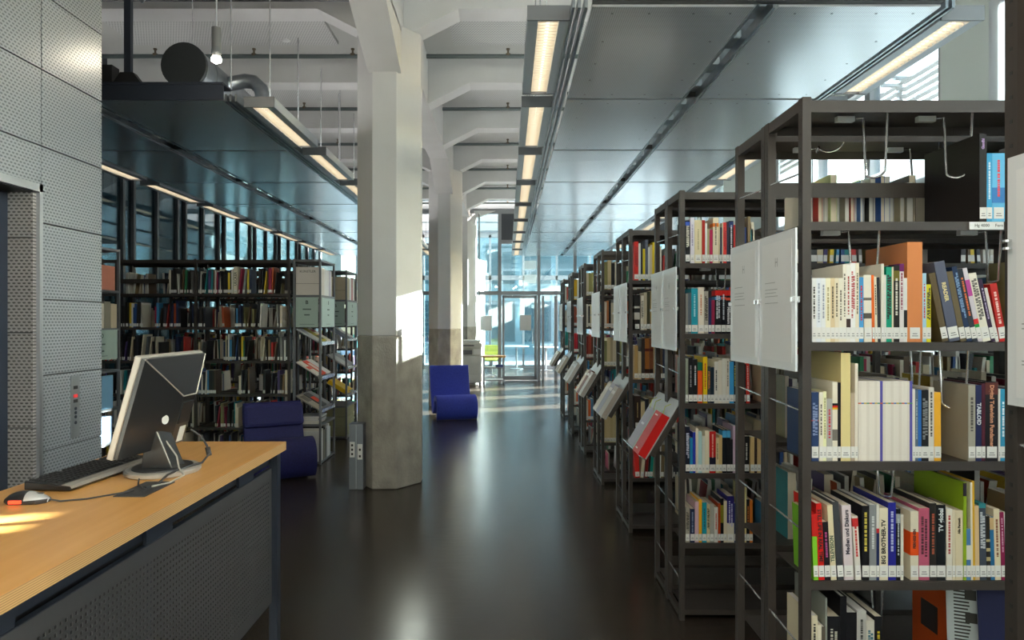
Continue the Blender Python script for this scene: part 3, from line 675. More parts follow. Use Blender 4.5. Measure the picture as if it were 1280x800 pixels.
# emblem on the tall cream cover
# third shelf
jr = []
for i in range(20):
    x = 1073.2 + i * 3.3; c = '5a55a8' if i in (8, 19) else ('e5ded4' if i % 3 else 'ddd5ca')
    jr.append((x, x + 3.25, 475, c, dict(call=False, bands=[(.715, .73, ['c85a3a', '3a6ab0', 'b8a030', '48906a'][i % 4])], group='white journal volumes on the third shelf', label='thin whitish journal volume with coloured dash, %s of the series on the third shelf' % ordinal(i + 1) if c[0] != '5' else ('violet journal volume in the white series, %s one' % ('inner' if i == 8 else 'last')))))
row_of(0, 3, 575, Y1, [
 (1014.5, 1023.3, 489, '263b63', dict(lines='7a8ab0', bands=[(.58, .6, 'b04a50')])), (1024, 1029, 489, 'e2decb', L('55524a')), (1029, 1033, 488, 'e6e6b8', L('8a8a60')), (1033, 1040.4, 497, 'a8a6a2', dict(lines='c03848')),
 (1040.6, 1047, 476, 'e0d8c6', dict(bands=[(.70, .73, '15151a'), (.675, .70, 'c82a1e'), (.65, .675, 'e0b020'), (.26, .40, '77726a')])), (1047.2, 1051, 477, '17161a'), (1051.2, 1063.2, 440, 'd9c98f', dict(hard=True, d=.25, label='large pale yellow bound volume, tallest on the third shelf of the front bookcase')), (1063.4, 1068.6, 490, 'b5a28c'), (1068.8, 1072.6, 453, 'e2dacb', dict(hard=True)),
 ] + jr + [
 (1140, 1143.4, 485, 'dad6cc'), (1143.4, 1147, 486, '5d6e80', dict(lines='9ab0c0')), (1147, 1151, 486, '2a68b4'), (1151, 1160, 486, '16161b', dict(lines='77797c')), (1160.4, 1167, 483, 'd4d0c6', dict(lines='4a4844')), (1168, 1176.4, 489, 'e8ab2e', dict(dx=-4)),
 (1210.5, 1219.4, 480, 'a09c90', dict(hard=True, d=.17, lines='504c46')), (1220, 1227, 480, '202850', dict(title=('TABLOID', 'c8ccd8', .62, -1, .016))), (1227.3, 1231.6, 478, '4a1528'), (1232, 1247.6, 476, '17141a', dict(hard=True, title=('Digital Television Fundamentals', 'c98a68', .52, -1, .0165), bands=[(.84, .99, '5a2a26')])),
 (1248, 1250.4, 485, 'd8d6d0'), (1250.5, 1257.5, 485, '2f8fb5', dict(lines='d8e8f0')), (1258, 1266, 483, '3a3a44'), (1266.5, 1276, 488, 'c8c0b0'),
], .18)
# fourth shelf
row_of(0, 2, 725, Y1, [
 (1017.2, 1023.2, 642, '7cc030', dict(dx=-3, bands=[(.66, 1.0, 'c8241e')], lines=None, say='red and green')), (1023.8, 1030.8, 629, 'd0211c', dict(dx=-4, title=('STILL LIFE IN REAL TIME', '1a0c0a', .58, -1, .0150))), (1031.4, 1038.6, 652, '17141a', dict(dx=-3.5, lines='b04888')),
 (1039.2, 1045.8, 631, 'ddd0ac', dict(dx=-6, title=('TELEVISION', '4a5a4a', .42, 1, .015))), (1047.4, 1055, 627, '3b3d42', dict(dx=-7, hard=True)), (1055.6, 1067, 631, 'd6c8cc', dict(dx=-3.5, title=('Medien und Diskurs', '30283a', .64, 1, .0165))),
 (1069.6, 1076.6, 645, 'd9d4ca', dict(dx=-4.5, lines='c02828', bands=[(.84, .97, 'c03030')])), (1077.6, 1086.6, 632, '131318', dict(lines='c8b84a', d=.2)), (1087, 1095.6, 631, '84878a', dict(lines='c8cacc', d=.2)), (1095.8, 1099, 630, 'dad6d0', dict(bands=[(.0, .62, '232f5a'), (.62, .68, 'c02a30')])),
 (1099.4, 1110, 635, 'e0d4bb', dict(title=('BIG BROTHER-TV', '2a2622', .53, 1, .0172))), (1110.4, 1120, 628, '26278c', dict(lines='b8bce0', d=.21)), (1120.4, 1125.6, 636, '14161a', dict(bands=[(.80, .93, '9aa0a0')], lines='b0b8b8')), (1126, 1129.4, 643, 'd8d4c4'),
 (1138.2, 1148.2, 639, 'dcd2bc', dict(d=.15, bands=[(.36, .70, 'e0501a')], title=('FERNSEHEN', '4a2014', .60, 1, .011))), (1148.6, 1161.8, 635, 'bb5a74', dict(lines='4a1a2a', d=.19)), (1162.2, 1170.6, 629, '2a2826', dict(lines='a04a30', d=.2)), (1171, 1182, 631, '12161b', dict(title=('TV global', 'd8dcdc', .80, 1, .0185))),
 (1183, 1190.4, 636, 'e0d8ca', dict(lines='a83838')), (1190.6, 1194, 637, 'd8cbb0'), (1194.4, 1203.6, 638, 'd8c9a8', dict(title=('Alle Fernseh', '4a4030', .78, 1, .0095))),
 (1204.4, 1208, 603, '8fae22', dict(d=.25, hard=True, bands=[(.86, .995, '2e2430')], label='tall lime green volume with a dark top band on the fourth shelf')), (1208.4, 1213.6, 661, '4a78a8', dict(bands=[(.40, .68, 'dcd8cc')], dx=-2)), (1214, 1216.4, 603, 'e4dcc4', dict(dx=-3)), (1216.6, 1219, 601, 'd8a828', dict(dx=-4)), (1219.4, 1224.6, 632, 'd4b488', dict(dx=-4)),
 (1225, 1233.6, 629, '3d4450', dict(dx=-6, lines='b8bcc4', bands=[(.94, 1., '2f7f86')])), (1234, 1238.6, 645, '2b2722', dict(dx=-4, bands=[(.3, .36, 'b8a878'), (.45, .5, 'b8a878'), (.6, .64, 'b8a878')])), (1239, 1243.8, 646, '2a6a98', dict(dx=-4, bands=[(.80, .99, 'c8a878')])), (1244.2, 1251.6, 636, 'ddcfb0', dict(dx=-6, lines='8a5a40')), (1252.2, 1257.6, 640, '8a1f4c', dict(dx=-9, lines='c88aa8')), (1258.5, 1264, 641, 'd0d4d4', dict(dx=-6)),
], .16)
# fifth shelf, cut by the lower edge of the photo
row_of(0, 1, 878, Y1, [
 (1014.5, 1022, 774, 'd8ceb4', dict(lines=IN)), (1022.4, 1027, 786, 'ded4c0'), (1027.3, 1031.6, 788, '5a544a'), (1031.8, 1034, 752, '8a8e88', dict(d=.22, hard=True)), (1034.5, 1050, 775, '17171c', dict(lines='c8c4b4')), (1050.4, 1058.4, 750, '101015', dict(d=.21, hard=True)), (1058.8, 1071, 770, '131317'), (1071.4, 1083, 768, 'b0aeaa', dict(lines='3a3a3a')), (1083.4, 1093, 780, 'ccc8bc', dict(lines='3a6a7a')), (1093.4, 1103, 775, '15151a', dict(lines='c8b020')),
], .18)
# top shelf
row_of(0, 5, 277, Y1, [
 (1224.4, 1233.4, 166, '211d1d', dict(hard=True, d=.27, title=('Gandhi', 'a888b8', .88, 1, .011), label='very large black volume standing alone on the top shelf of the front bookcase')), (1233.6, 1240, 191, '3f9ccc', dict(lines='d0e4f0')), (1240.3, 1256.5, 191, '64b4de', dict(lines='d84a50', bands=[(.28, .5, '3a7ab8')])),
], .18)
MB().box(.498, .60, -.002, .001, -.024, -.001).build('shelf_sign', white_m, units[0], (0, 0, LEV[5]))
text('shelf_sign_text', 'Hg 4000', .013, ink, units[0], (.535, -.0025, LEV[5] - .012), (R(90), 0, 0))
text('shelf_sign_text', 'Fern', .013, ink, units[0], (.586, -.0025, LEV[5] - .012), (R(90), 0, 0))
# backs of the books on the far side of the top shelf
Yb1 = 2.60
cols = ['d8d2c0', 'c84a30', '8a9098', 'b03a30', '101214', 'd8d2c0', 'c8d8a0', 'a8b4c0', '9a9488', 'a02828', 'c8ccd4', '4a7ab8', 'b8bcc0', '15181c', 'c8c8c0', '2a5aa8', '1f4a9c', 'a0a0b0', 'b8b49a', 'c0baa0', '8a8678', '5a564a']
xx = px(1016, 2.36); i = 0
while xx < px(1166, 2.36) and i < 22:
    wd = rnd.uniform(.011, .024); h = rnd.uniform(.165, .225)
    book(xx, Yb1, LEV[5] + .0005, wd, h, rnd.uniform(.15, .2), cols[i], 0, '%s book showing its page edges, %s behind the stop rail, front bookcase' % (cname(cols[i]), ordinal(i + 1)), 'books behind the stop rail of the front bookcase', call=False, back=True, pages=pagew_m if i % 3 else page_m)
    xx += wd + .0012; i += 1
# face-out magazines on the fifth shelf
def magazine(x, y, z, wd, h, col, rot, lbl, print_=None, nm='magazine', group=None):
    o = MB().box(0, wd, 0, .004, 0, h).build(nm, cmat(col), None, (x, y, z), rot); tag(o, lbl, 'magazine', group)
    if print_:
        q = MB(); r_ = random.Random(len(lbl))
        for cx_, cw, z0_, z1_, st in print_:
            zz = z0_
            while zz < z1_: q.box(cx_ * wd, (cx_ + cw * r_.uniform(.8, 1)) * wd, -.0006, 0, zz * h, (zz + st * .45) * h); zz += st
        s_ = q.build('cover_print', mat('print_' + IN, hexc(IN)), o); s_['kind'] = 'stuff'
    return o
magazine(px(1196, 2.1), 2.14, LEV[1] + .001, .10, .345, 'b9c2c6', (R(-9), 0, R(-24)), 'grey white magazine with small print leaning on the fifth shelf of the front bookcase', [(.2, .45, .3, .9, .03), (.5, .35, .55, .9, .2)])
magazine(px(1222, 2.1), 2.085, LEV[1] + .001, .15, .345, '1c2148', (R(-9), 0, R(-22)), 'dark blue magazine with white top leaning on the fifth shelf of the front bookcase')
mg = C.objects[-1] if False else None
o = MB().box(0, .05, 0, .19, 0, .26).build('archive_box', cmat('c8511f'), None, (px(1172, 2.25) , 2.2, LEV[1] + .001)); tag(o, 'orange archive box on the fifth shelf of the front bookcase', 'box')
MB().box(-.0008, 0, .05, .14, .1, .19).build('window_label', mat('box_window', (.03, .02, .02), .4), o)
# second bookcase
Y2 = UNITY[1] + .014
row_of(1, 5, 329, Y2, [
 (857, 862.4, 275.5, '18181d', dict(lines='c8c4b4', bands=[(.88, .97, '3a5ab8')])), (863, 868, 272, 'dcd8e0', L('9a90b0')), (868.3, 877.4, 275, 'ddd0aa', L('b0a480')), (877.6, 881.3, 275, 'a82a20', {}), (881.5, 884, 279, 'e0e0e0', {}), (884.2, 887, 286, 'a8a078', {}), (887.2, 890.8, 287, 'b82a58', {}), (891.2, 898.3, 272, 'ddd0b4', dict(lines='6a6458', bands=[(.80, .88, 'e07a2a')])), (898.5, 900, 279, 'd8c8a0', {}), (900.2, 902.4, 284, '202c44', {}), (902.6, 904, 279, 'c8b8a0', {}), (904.2, 908.2, 278, 'd8403a', L('a82020')), (908.4, 911.3, 277, '35384a', {}), (911.6, 916.8, 276, '14161e', dict(lines='d0d0d8', bands=[(.85, .98, '26366a')])), (917.2, 919.6, 281, 'c83a34', {}), (920, 926, 279, 'd8d0c0', {}), (926.5, 933, 284, '2a3a6a', {})])
row_of(1, 4, 417, Y2, [
 (857, 860, 367, '7e7e7a', {}), (860.3, 864, 366, '5a6670', {}), (864.3, 872.4, 360.5, '1e93a6', dict(lines='a8d8e0')), (872.7, 880, 359, 'e0d6c6', L('c07048')), (880.3, 885.4, 364, 'a8a298', L('4a463e')), (885.7, 889.4, 372, '2a2f5a', {}), (889.6, 893.4, 375, '8f2448', {}),
 (894, 901.3, 363, '14141c', dict(bands=[(.88, 1., 'd3231d'), (.78, .85, '5a9ac8')], lines='c8ccd4', group='three black handbooks with red tops')), (901.6, 907.4, 363, '14141c', dict(bands=[(.88, 1., 'd3231d'), (.79, .85, 'c85a48')], lines='c8ccd4', group='three black handbooks with red tops')), (907.7, 914, 363, '14141c', dict(bands=[(.88, 1., 'd3231d'), (.77, .83, 'c84a30')], title=('Millennium', 'd0d0d4', .42, -1, .02), group='three black handbooks with red tops')), (914.3, 919.6, 367, '2c3a5e', L('8a9ac0')), (920, 927, 369, 'c8c0b0', {})])
row_of(1, 3, 505, Y2, [
 (857, 860.4, 449, '8a9080', {}), (861, 866, 448, '131318', L('8a8a90')), (866.3, 872, 450, '131316', L('c8c8c8')), (872.3, 878, 454, 'e2561c', dict(bands=[(.80, 1., '186048')])), (879, 884.2, 447, 'e6c41c', dict(lines='c84a20')), (884.6, 888, 459, '3a444e', dict(lines='b8783a')), (888.2, 892.8, 460, '1c2c3a', {}), (893, 897.8, 453, 'dcd8ce', dict(lines='4a4a48')), (898, 902.6, 451, 'e0d8c8', {}), (902.8, 907.6, 449, 'dedacf', {}), (907.8, 911.8, 449, 'd8d0c4', L('6a6660')), (912, 917.4, 453, '3a94cc', dict(dx=-3)), (918, 922, 452, '18181a', dict(dx=-2.5, lines='a8a030')), (930, 932.4, 456, '1a1a1c', {}), (933.4, 937.4, 455, 'd8382c', dict(dx=-3, lines='f0c8c0'))])
row_of(1, 2, 594, Y2, [
 (857, 862.2, 536, '15182a', L('b0b4c8')), (862.5, 866, 550, '2080b0', {}), (866.2, 869.4, 543, '2838a8', {}), (869.6, 872.8, 538, 'dcd2c0', {}), (873, 877.4, 542, 'a8ccd0', {}), (877.7, 881, 548, 'd8d8cc', {}), (881.2, 886.8, 541, 'e0d6bc', {}), (887, 894.8, 542, 'c31f1c', dict(bands=[(.10, .38, '14162c')], lines='e8b0a0')), (895, 898.8, 550, 'dcc89c', L('7a6a48')), (899, 902.8, 547, 'd4b880', {}), (903, 908, 540, '141820', dict(bands=[(.82, .98, '4aa0d0')])), (908.6, 913, 540, '16181c', dict(bands=[(.82, .98, '4aa0d0')])), (913.2, 916, 552, '1c1c20', {}), (916.3, 920.4, 535, 'b9a0b4', {}), (930, 936.6, 548, '141416', L('d0d0c8')), (938, 943, 549, 'd8b880', {}), (943.2, 946.4, 549, '3a2a20', {}), (946.6, 951, 550, 'd0b07c', {})])
row_of(1, 1, 680, Y2, [
 (857, 862.2, 636, 'a09a8c', L('4a463e')), (863, 868.4, 638, '202c4e', L('7a88a8')), (868.7, 873.4, 629, 'd4b0b8', {}), (873.6, 877.4, 626, 'e2a81e', {}), (877.8, 883.4, 630, '1e98ac', L('0e4a58')), (883.7, 887.4, 632, 'dccb9c', L('5a5038')), (887.7, 892.4, 632, 'a8a69e', {}), (893, 897.4, 636, 'dedad2', dict(lines='c84a40')), (897.6, 900.6, 631, 'b0421c', {}), (900.8, 904.6, 625, '141416', dict(bands=[(.45, .85, '8a8428')])), (904.8, 908.6, 628, 'dcd0b4', {}), (909, 917.6, 622, '2a2270', dict(bands=[(0, .42, 'd8d0be')], lines='b8b4d8')), (918, 921, 631, '22305a', {}), (930, 933, 611, 'd8cc90', {}), (933.3, 937, 626, '17171a', dict(lines='d0702a')), (937.2, 941, 627, 'd8782a', {})])
# third bookcase
Y3 = UNITY[2] + .014
row_of(2, 5, 351.5, Y3, [(793, 798, 303, 'd63128', L('7a1818')), (798.3, 800.8, 305, 'e0e0dc', {}), (801, 803.4, 304, '2a2a2e', {}), (803.6, 806.4, 312, 'd8c020', {}), (806.6, 810, 301, '5a6070', dict(d=.22)), (810.3, 812.4, 310, 'd8d6d0', {}), (812.6, 815.2, 307, 'c8b898', {}), (815.4, 818.6, 304, 'e0c020', {}), (819, 823, 306, '3a4a7a', {}), (823.4, 827, 309, 'd0c8b8', {})])
row_of(2, 4, 414, Y3, [(793, 800, 370, '1a1a1c', dict(bands=[(.3, .5, 'b8b4ac'), (.62, .68, 'c8c4bc')])), (801, 804.8, 371, 'dad2c2', L('6a665e')), (805, 808.6, 367, 'c8baa0', {}), (808.9, 812.6, 366, '4a4630', {}), (812.9, 817, 365, 'b89a68', {}), (817.4, 822, 368, '7a6a4a', {})])
row_of(2, 3, 475.5, Y3, [(793, 797.6, 433, 'b0905c', {}), (798, 801.6, 441, 'd0bc98', {}), (802, 806, 425, '3a302c', {}), (806.3, 811.6, 424, 'a0622c', dict(bands=[(.15, .25, '3a2018'), (.68, .75, '5a1f18')])), (811.9, 816.6, 424, '7a4428', dict(bands=[(.15, .25, '2a1814'), (.68, .75, '5a1f18')])), (817, 821, 428, 'c0a070', {})])
row_of(2, 2, 537, Y3, [(793, 801, 496, '2c1f1a', L('a08a58')), (801.4, 806, 503, 'c8b48c', {}), (806.4, 811, 500, '22262e', {}), (811.4, 817, 498, '8a7a5a', {})])
row_of(2, 1, 663, Y3, [(794, 800, 607, 'cf2820', dict(dx=-3, d=.2)), (800.6, 804.4, 608, 'd8ccb0', dict(dx=5)), (806, 809, 617, '8a1f20', dict(dx=4)), (809.4, 811.6, 616, '17171a', dict(dx=4)), (812, 815.4, 605, '1e9488', dict(dx=3)), (818, 822, 617, 'd8c8a8', {}), (822.4, 826, 614, 'e0e0dc', {})])
# fourth to seventh bookcase
def rnd_row(unit, lev, x0m, x1m, cols, hr=(.2, .27), wr=(.018, .034)):
    z = LEV[lev]; n = 0; x = x0m; Y = UNITY[unit] + .014
    while x < x1m and n < 12:
        wd = rnd.uniform(*wr); h = rnd.uniform(*hr); c = cols[n % len(cols)]; n += 1
        book(x, Y, z + .0005, wd, h, .18, c, 0, '%s book, %s from the post, %s shelf, %s bookcase' % (cname(c), ordinal(n), SHN[lev], UN[unit]), 'books of the %s bookcase' % UN[unit])
        x += wd + .001
row4 = {5: ['8a8450', 'c8b48a', '1a1a1c', 'dcd2bc', '2a2622', 'b08a4a', '5f4a34'], 4: ['dcd2c0', 'b8703c', '1d1d20', 'cfc4ac', '3a3a34', 'c4b294'], 3: ['8a8a5c', 'd4c49a', 'b8a888', 'd8ccb4', 'b0a080'], 1: ['d0bc8c', 'd4c094', 'ccb888', 'd4c498', 'd0c090', 'c89a3a'], 2: ['c8ac74', '3a5a98', '2a2a30', 'd8ccb4', 'b8402c']}
for lv, cs in row4.items(): rnd_row(3, lv, X0 + .030, X0 + .17, cs, (.235, .275) if lv != 2 else (.18, .24))
for u, top in ((4, ['c8bc9c', '8a8450', '9a9458', 'cf4a3a', 'd8ccb4']), (5, ['e0b020', 'd8a828', 'e0dccc', '7e2a20']), (6, ['dcd8c8', 'c8402c', 'b8704a', 'd8d0b8'])):
    rnd_row(u, 5, X0 + .03, X0 + .13, top, (.24, .28)); rnd_row(u, 4, X0 + .03, X0 + .12, {4: ['dcd8cc', '2a2a2c', 'd8ccb0'], 5: ['a8503c', 'b0604a', '8a3a30'], 6: ['d0c8b8', '4a6a8a', 'b89a6a']}[u], (.24, .27))
    rnd_row(u, 3, X0 + .03, X0 + .12, {4: ['7e2420', '8e3a2c', '5a2a20'], 5: ['c02a30', 'b8283a', '3a2a2a'], 6: ['1e8a8a', '2a9a90', 'd8d0c0']}[u], (.24, .27)); rnd_row(u, 2, X0 + .03, X0 + .10, ['4a4a50', 'c8b894', 'b83a2c'], (.2, .25))
    rnd_row(u, 1, X0 + .03, X0 + .11, ['d8d0c0', 'e0662a', '5a88b0'], (.2, .26))

# ---- everything smaller on the shelves: one mass of books
PAL = ['e2dfd8', 'd9cfb8', 'd9cfb8', 'c8b898', 'e0ddd6', 'b8a888', '1a1a1e', '1a1a1e', '26262c', '2c2e38', '8a8a88', '6a6c70', '1d2a4a', '2a4a80', '3a80b0', '8a1f1c', 'b82a22', 'a84a24', '5f4a34', '4a382a', '7e6a48', 'd8b830', '1d7a80', '2a7a52', '7a7448', '9a2848', '463a6a', 'd8d4cc', 'cac2b2']
PALL = [hexc(c) for c in PAL]
SV, SF, SC = [], [], []
def sbox(x0, x1, y0, y1, z0, z1, sh, cols):
    """box sheared by sh in x over its height; cols = colour per face (bottom, top, front, right, back, left)"""
    k = len(SV)
    SV.extend([(x0, y0, z0), (x1, y0, z0), (x1, y1, z0), (x0, y1, z0), (x0 + sh, y0, z1), (x1 + sh, y0, z1), (x1 + sh, y1, z1), (x0 + sh, y1, z1)])
    SF.extend([(k, k + 3, k + 2, k + 1), (k + 4, k + 5, k + 6, k + 7), (k, k + 1, k + 5, k + 4), (k + 1, k + 2, k + 6, k + 5), (k + 2, k + 3, k + 7, k + 6), (k + 3, k, k + 4, k + 7)])
    SC.extend(cols)
PG, PGW, LB = (.58, .52, .42), (.62, .61, .58), (.72, .71, .68)
def mass(x0, x1, yf, z, back=False, gaps=.12, hr=(.17, .27), pal=PALL, wr=(.012, .034), flip=1):
    x = x0; r_ = rnd
    while x < x1:
        if r_.random() < gaps * .25: x += r_.uniform(.05, .2); continue
        wd = r_.choice((r_.uniform(wr[0], wr[0] + .008), r_.uniform(*wr))); h = r_.uniform(*hr); d = r_.uniform(.14, .2); c = r_.choice(pal)
        if r_.random() < .3: h = hr[0] + (hr[1] - hr[0]) * .7
        if x + wd > x1: break
        sh = r_.choice((0, 0, 0, 0, .012, -.012, .03)) if wd < .03 else 0
        if sh and not (x + sh > x0 and x + wd + sh < x1): sh = 0
        pgc = r_.choice((PG, PGW))
        if not back:
            sbox(x, x + wd, yf, yf + d, z, z + h, sh, [c, pgc, c, c, pgc, c])
            s1 = sh * .15
            sbox(x + .0005 + s1 * .2, x + wd - .0005 + s1 * .2, yf - .001, yf, z + .010, z + .043, s1 * .8, [LB] * 6)
        else:
            sbox(x, x + wd, yf - d, yf, z, z + h, sh, [c, pgc, pgc, c, c, c])
            sbox(x + .0005, x + wd - .0005, yf, yf + .001, z + .010, z + .043, 0, [LB] * 6)
        x += wd + abs(sh) + .0008
cheap = random.Random(21)
for u, y0 in enumerate(UNITY):
    nb = 2
    for lv, z in enumerate(LEV):
        for b in range(nb):
            xa, xb = X0 + b + .03, X0 + b + .985
            if b == 0:                                   # the part next to the post is built book by book
                xa = {0: px(1280, Y1), 1: px(956, Y2) if lv < 4 else px(935, Y2), 2: px(829, Y3) if lv in (5,) else px(826, Y3)}.get(u, X0 + (.21 if u == 3 else .18))
            if lv == 0 and u < 3: continue
            if lv == 1 and u == 0 and b == 0: continue
            if lv == 0: mass(xa, xb, y0 + .016, z, gaps=1.2)
            else: mass(xa, xb, y0 + .016, z, gaps=.3)
            xf = X0 + b + (.12 if b == 0 else .03)
            if u == 0 and lv == 5 and b == 0: xf = px(1182, 2.4)
            if lv == 0 and u == 0: xf = X0 + b + .5
            mass(xf, xb, y0 + .585, z, back=True, gaps=.25, hr=(.16, .25))


# ------------------------------------------------------------------ tilted trays at the row ends, with what lies on them
def frame_at(o, xa, ya):
    """matrix with origin o and local x, y along xa, ya"""
    xa = Vector(xa).normalized(); ya = Vector(ya).normalized(); za = xa.cross(ya)
    return Matrix(((xa.x, ya.x, za.x, o[0]), (xa.y, ya.y, za.y, o[1]), (xa.z, ya.z, za.z, o[2]), (0, 0, 0, 1)))
tray_m = mat('tray_grey', (.42, .45, .47), .45)
def lying(name, lbl, cat, F, x0, wd, h, t, col, z0=.001, group=None, y0=.001, bands=(), pages=True, title=None):
    """flat item on a slope: its lower left corner at x0,y0 of frame F"""
    o = MB().box(0, wd, 0, h, 0, .0015).box(0, wd, 0, h, t - .0015, t).box(wd - .0015, wd, 0, h, .0015, t - .0015).build(name, cmat(col)); o.matrix_world = F @ Matrix.Translation((x0, y0, z0)); tag(o, lbl, cat, group)
    if pages: MB().box(.002, wd - .0015, .002, h - .002, .0015, t - .0015).build('pages', pagew_m, o)
    for a, b, c, d, cc in bands: MB().box(a * wd, b * wd, c * h, d * h, t, t + .0005).build('cover_print', cmat(cc), o)
    if title: text('cover_title', title[0], title[1], mat('print_' + title[2], hexc(title[2])), o, (wd * .5, h * title[3], t + .0004), (0, 0, 0))
    return o
for k in range(1, 7):
    u = units[k]; slope = Vector((.18, 0, .302))
    F = frame_at((X0 - .162, UNITY[k] + .60, .812), (0, -1, 0), slope); Fl = Matrix.Translation(-u.location) @ F
    t = MB().box(0, .53, 0, .352, -.005, 0, 0, Fl).box(.004, .526, .03, .34, -.035, -.005, 1, Fl).build('display_tray', [tray_m, shelf_m], u)
    MB().box(0, .53, -.004, 0, -.005, .028, 0, Fl).build('lip', chrome, t)
    if k == 1:
        lying('journal', 'lilac grey journal on the tilted tray beside the red book, outer one', 'journal', F, .05, .165, .25, .010, 'a8a4b4', bands=((.3, .7, .55, .6, 'd8d8e0'),))
        lying('journal', 'pale green journal on the tilted tray touching the red book', 'journal', F, .225, .145, .265, .012, 'a9bcb2', bands=((.2, .8, .3, .45, 'c8d4cc'),))
        lying('book', 'thick bright red book lying on the tilted tray of the second bookcase', 'book', F, .38, .145, .25, .045, 'c81a18', bands=((.2, .6, .90, .93, 'e8c8c0'), (.2, .5, .08, .11, 'e8c8c0')))
        for x_ in (.10, .20, .43):
            fm = MB(); fm.tube([F @ Vector((x_, .24, .012)), F @ Vector((x_ + .015, .29, .03)), F @ Vector((x_ + .05, .315, .02))], .002, 5)
            tag(fm.build('page_ribbon', mat('ribbon_lime', (.55, .62, .10), .6)), 'lime ribbon marker above the %s on the red book tray' % {.10: 'grey journal', .20: 'green journal', .43: 'red book'}[x_], 'ribbon', 'lime ribbons on the tray')
    else:
        cols_ = [['cfc8bc', '9a98a8', 'b0a8a0'], ['c8b8a8', '6a3a34', 'b8b4b0'], ['cfcac2', 'b8b0a8', 'c4c0bc'], ['c8b8a0', 'b0a898', 'd0c8bc'], ['c0b098', 'a89a88', 'c8c0b4']][k - 2]
        for i, c in enumerate(cols_):
            lying('journal', '%s journal stack, %s on the tilted tray of the %s bookcase' % (cname(c), ('outer', 'middle', 'inner')[i], UN[k]), 'journal', F, .03 + i * .165, .16, .25 + .012 * (i % 2), .035, c, bands=((.1, .9, .75, .85, 'd8d4d0'),), group='journals on the tilted trays')

# ------------------------------------------------------------------ wire book supports
clip_m = mat('white_plastic_clip', (.66, .67, .66), .45)
def wire_support(x0, x1, yf, yb, ztop, drop, lbl):
    t = thing('wire_book_support', lbl, 'book support', (x0, yf, ztop), 0, 'wire book supports under the shelves')
    dx = x1 - x0; dy = yb - yf; n = 8
    pts = [(-.05, dy, -.012), (0, dy, -.006)]
    r = dx / 2
    pts += [(0, dy, -.02), (.004, dy * .9, -drop + abs(r))]
    for i in range(1, n): a = math.pi * i / n; pts.append((r - r * math.cos(a), dy * (.9 - .8 * i / n), -drop + abs(r) - abs(r) * math.sin(a)))
    pts += [(dx, dy * .1, -drop + abs(r)), (dx + .004, 0, -.002)]
    MB().tube(pts, .0036, 6).build('wire', chrome, t, smooth=True)
    MB().box(-.085, -.03, dy - .008, dy + .012, -.020, -.003).build('clip', clip_m, t)
for x0_, x1_, lev, drop, lb in ((1079, 1108, 6, .205, 'steel wire loop hanging in the open half of the top shelf, front bookcase'), (1180, 1214, 6, .205, 'steel wire loop in front of the very large black volume, front bookcase'), (1061, 1098, 5, .16, 'steel wire loop behind the white books of the second shelf'), (1232, 1250, 5, .17, 'steel wire loop behind the leaning books of the second shelf'),
                            (1138, 1150, 4, .17, 'steel wire loop beside the blue volumes of the third shelf'), (1174, 1209, 4, .205, 'steel wire loop in the gap before the grey book, third shelf'), (1096, 1116, 3, .12, 'steel wire loop above the books of the fourth shelf'), (1088, 1103, 2, .13, 'steel wire loop hanging in the dark fifth shelf')):
    zt = (LEV + [TOPZ])[lev] - .005
    wire_support(px(x0_, 2.17), px(x1_, 2.10), 2.10, 2.17, zt, drop, lb)
wire_support(px(1030, 2.5), px(1050, 2.5), 2.46, 2.56, TOPZ - .005, .03, 'short steel wire clip on the far half of the top shelf')
wire_support(px(1150, 2.5), px(1165, 2.5), 2.46, 2.56, TOPZ - .005, .17, 'steel wire loop on the far half of the top shelf')
for x0_, x1_ in ((897, 905),): wire_support(px(x0_, 3.65), px(x1_, 3.6), 3.58, 3.68, LEV[5] - .005, .12, 'steel wire loop under the top shelf of the second bookcase')

# ================================================================== LEFT SIDE: bookcases, racks
LX = -2.325
lrows = [bookcase('bookcase', 'long dark bookcase facing the viewer behind the computer', LX, 7.3, 2, -1, 'reading area bookcases', panels=False, wires=False, rails=(5,)),
         bookcase('bookcase', 'dark bookcase in the second line behind the long one, near the column', LX - .06, 8.9, 2, -1, 'reading area bookcases', panels=False, wires=False),
         bookcase('bookcase', 'dark bookcase in the third line of the reading area', LX - .06, 10.5, 2, -1, 'reading area bookcases', panels=False, wires=False)]
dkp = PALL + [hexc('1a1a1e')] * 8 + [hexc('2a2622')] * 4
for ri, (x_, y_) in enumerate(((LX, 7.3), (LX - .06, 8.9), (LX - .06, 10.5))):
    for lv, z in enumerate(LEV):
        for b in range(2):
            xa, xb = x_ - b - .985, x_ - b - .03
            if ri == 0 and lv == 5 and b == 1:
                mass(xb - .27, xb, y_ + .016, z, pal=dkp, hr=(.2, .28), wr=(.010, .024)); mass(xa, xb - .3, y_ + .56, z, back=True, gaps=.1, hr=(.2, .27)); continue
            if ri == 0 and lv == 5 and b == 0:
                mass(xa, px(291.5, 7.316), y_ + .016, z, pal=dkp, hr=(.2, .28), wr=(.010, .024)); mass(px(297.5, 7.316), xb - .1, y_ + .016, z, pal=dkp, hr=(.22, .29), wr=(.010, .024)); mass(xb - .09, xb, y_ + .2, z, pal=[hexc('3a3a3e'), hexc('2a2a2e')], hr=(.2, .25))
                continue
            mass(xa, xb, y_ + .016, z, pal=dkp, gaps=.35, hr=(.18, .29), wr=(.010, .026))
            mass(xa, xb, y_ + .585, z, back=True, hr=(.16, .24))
book(px(292, 7.316), 7.316, LEV[5] + .0005, .04, .29, .2, 'e0d8c4', 0, 'tall white artist volume with a black name along its spine, long bookcase', None, title=('UECKER', '2a2622', .55, 1, .04))
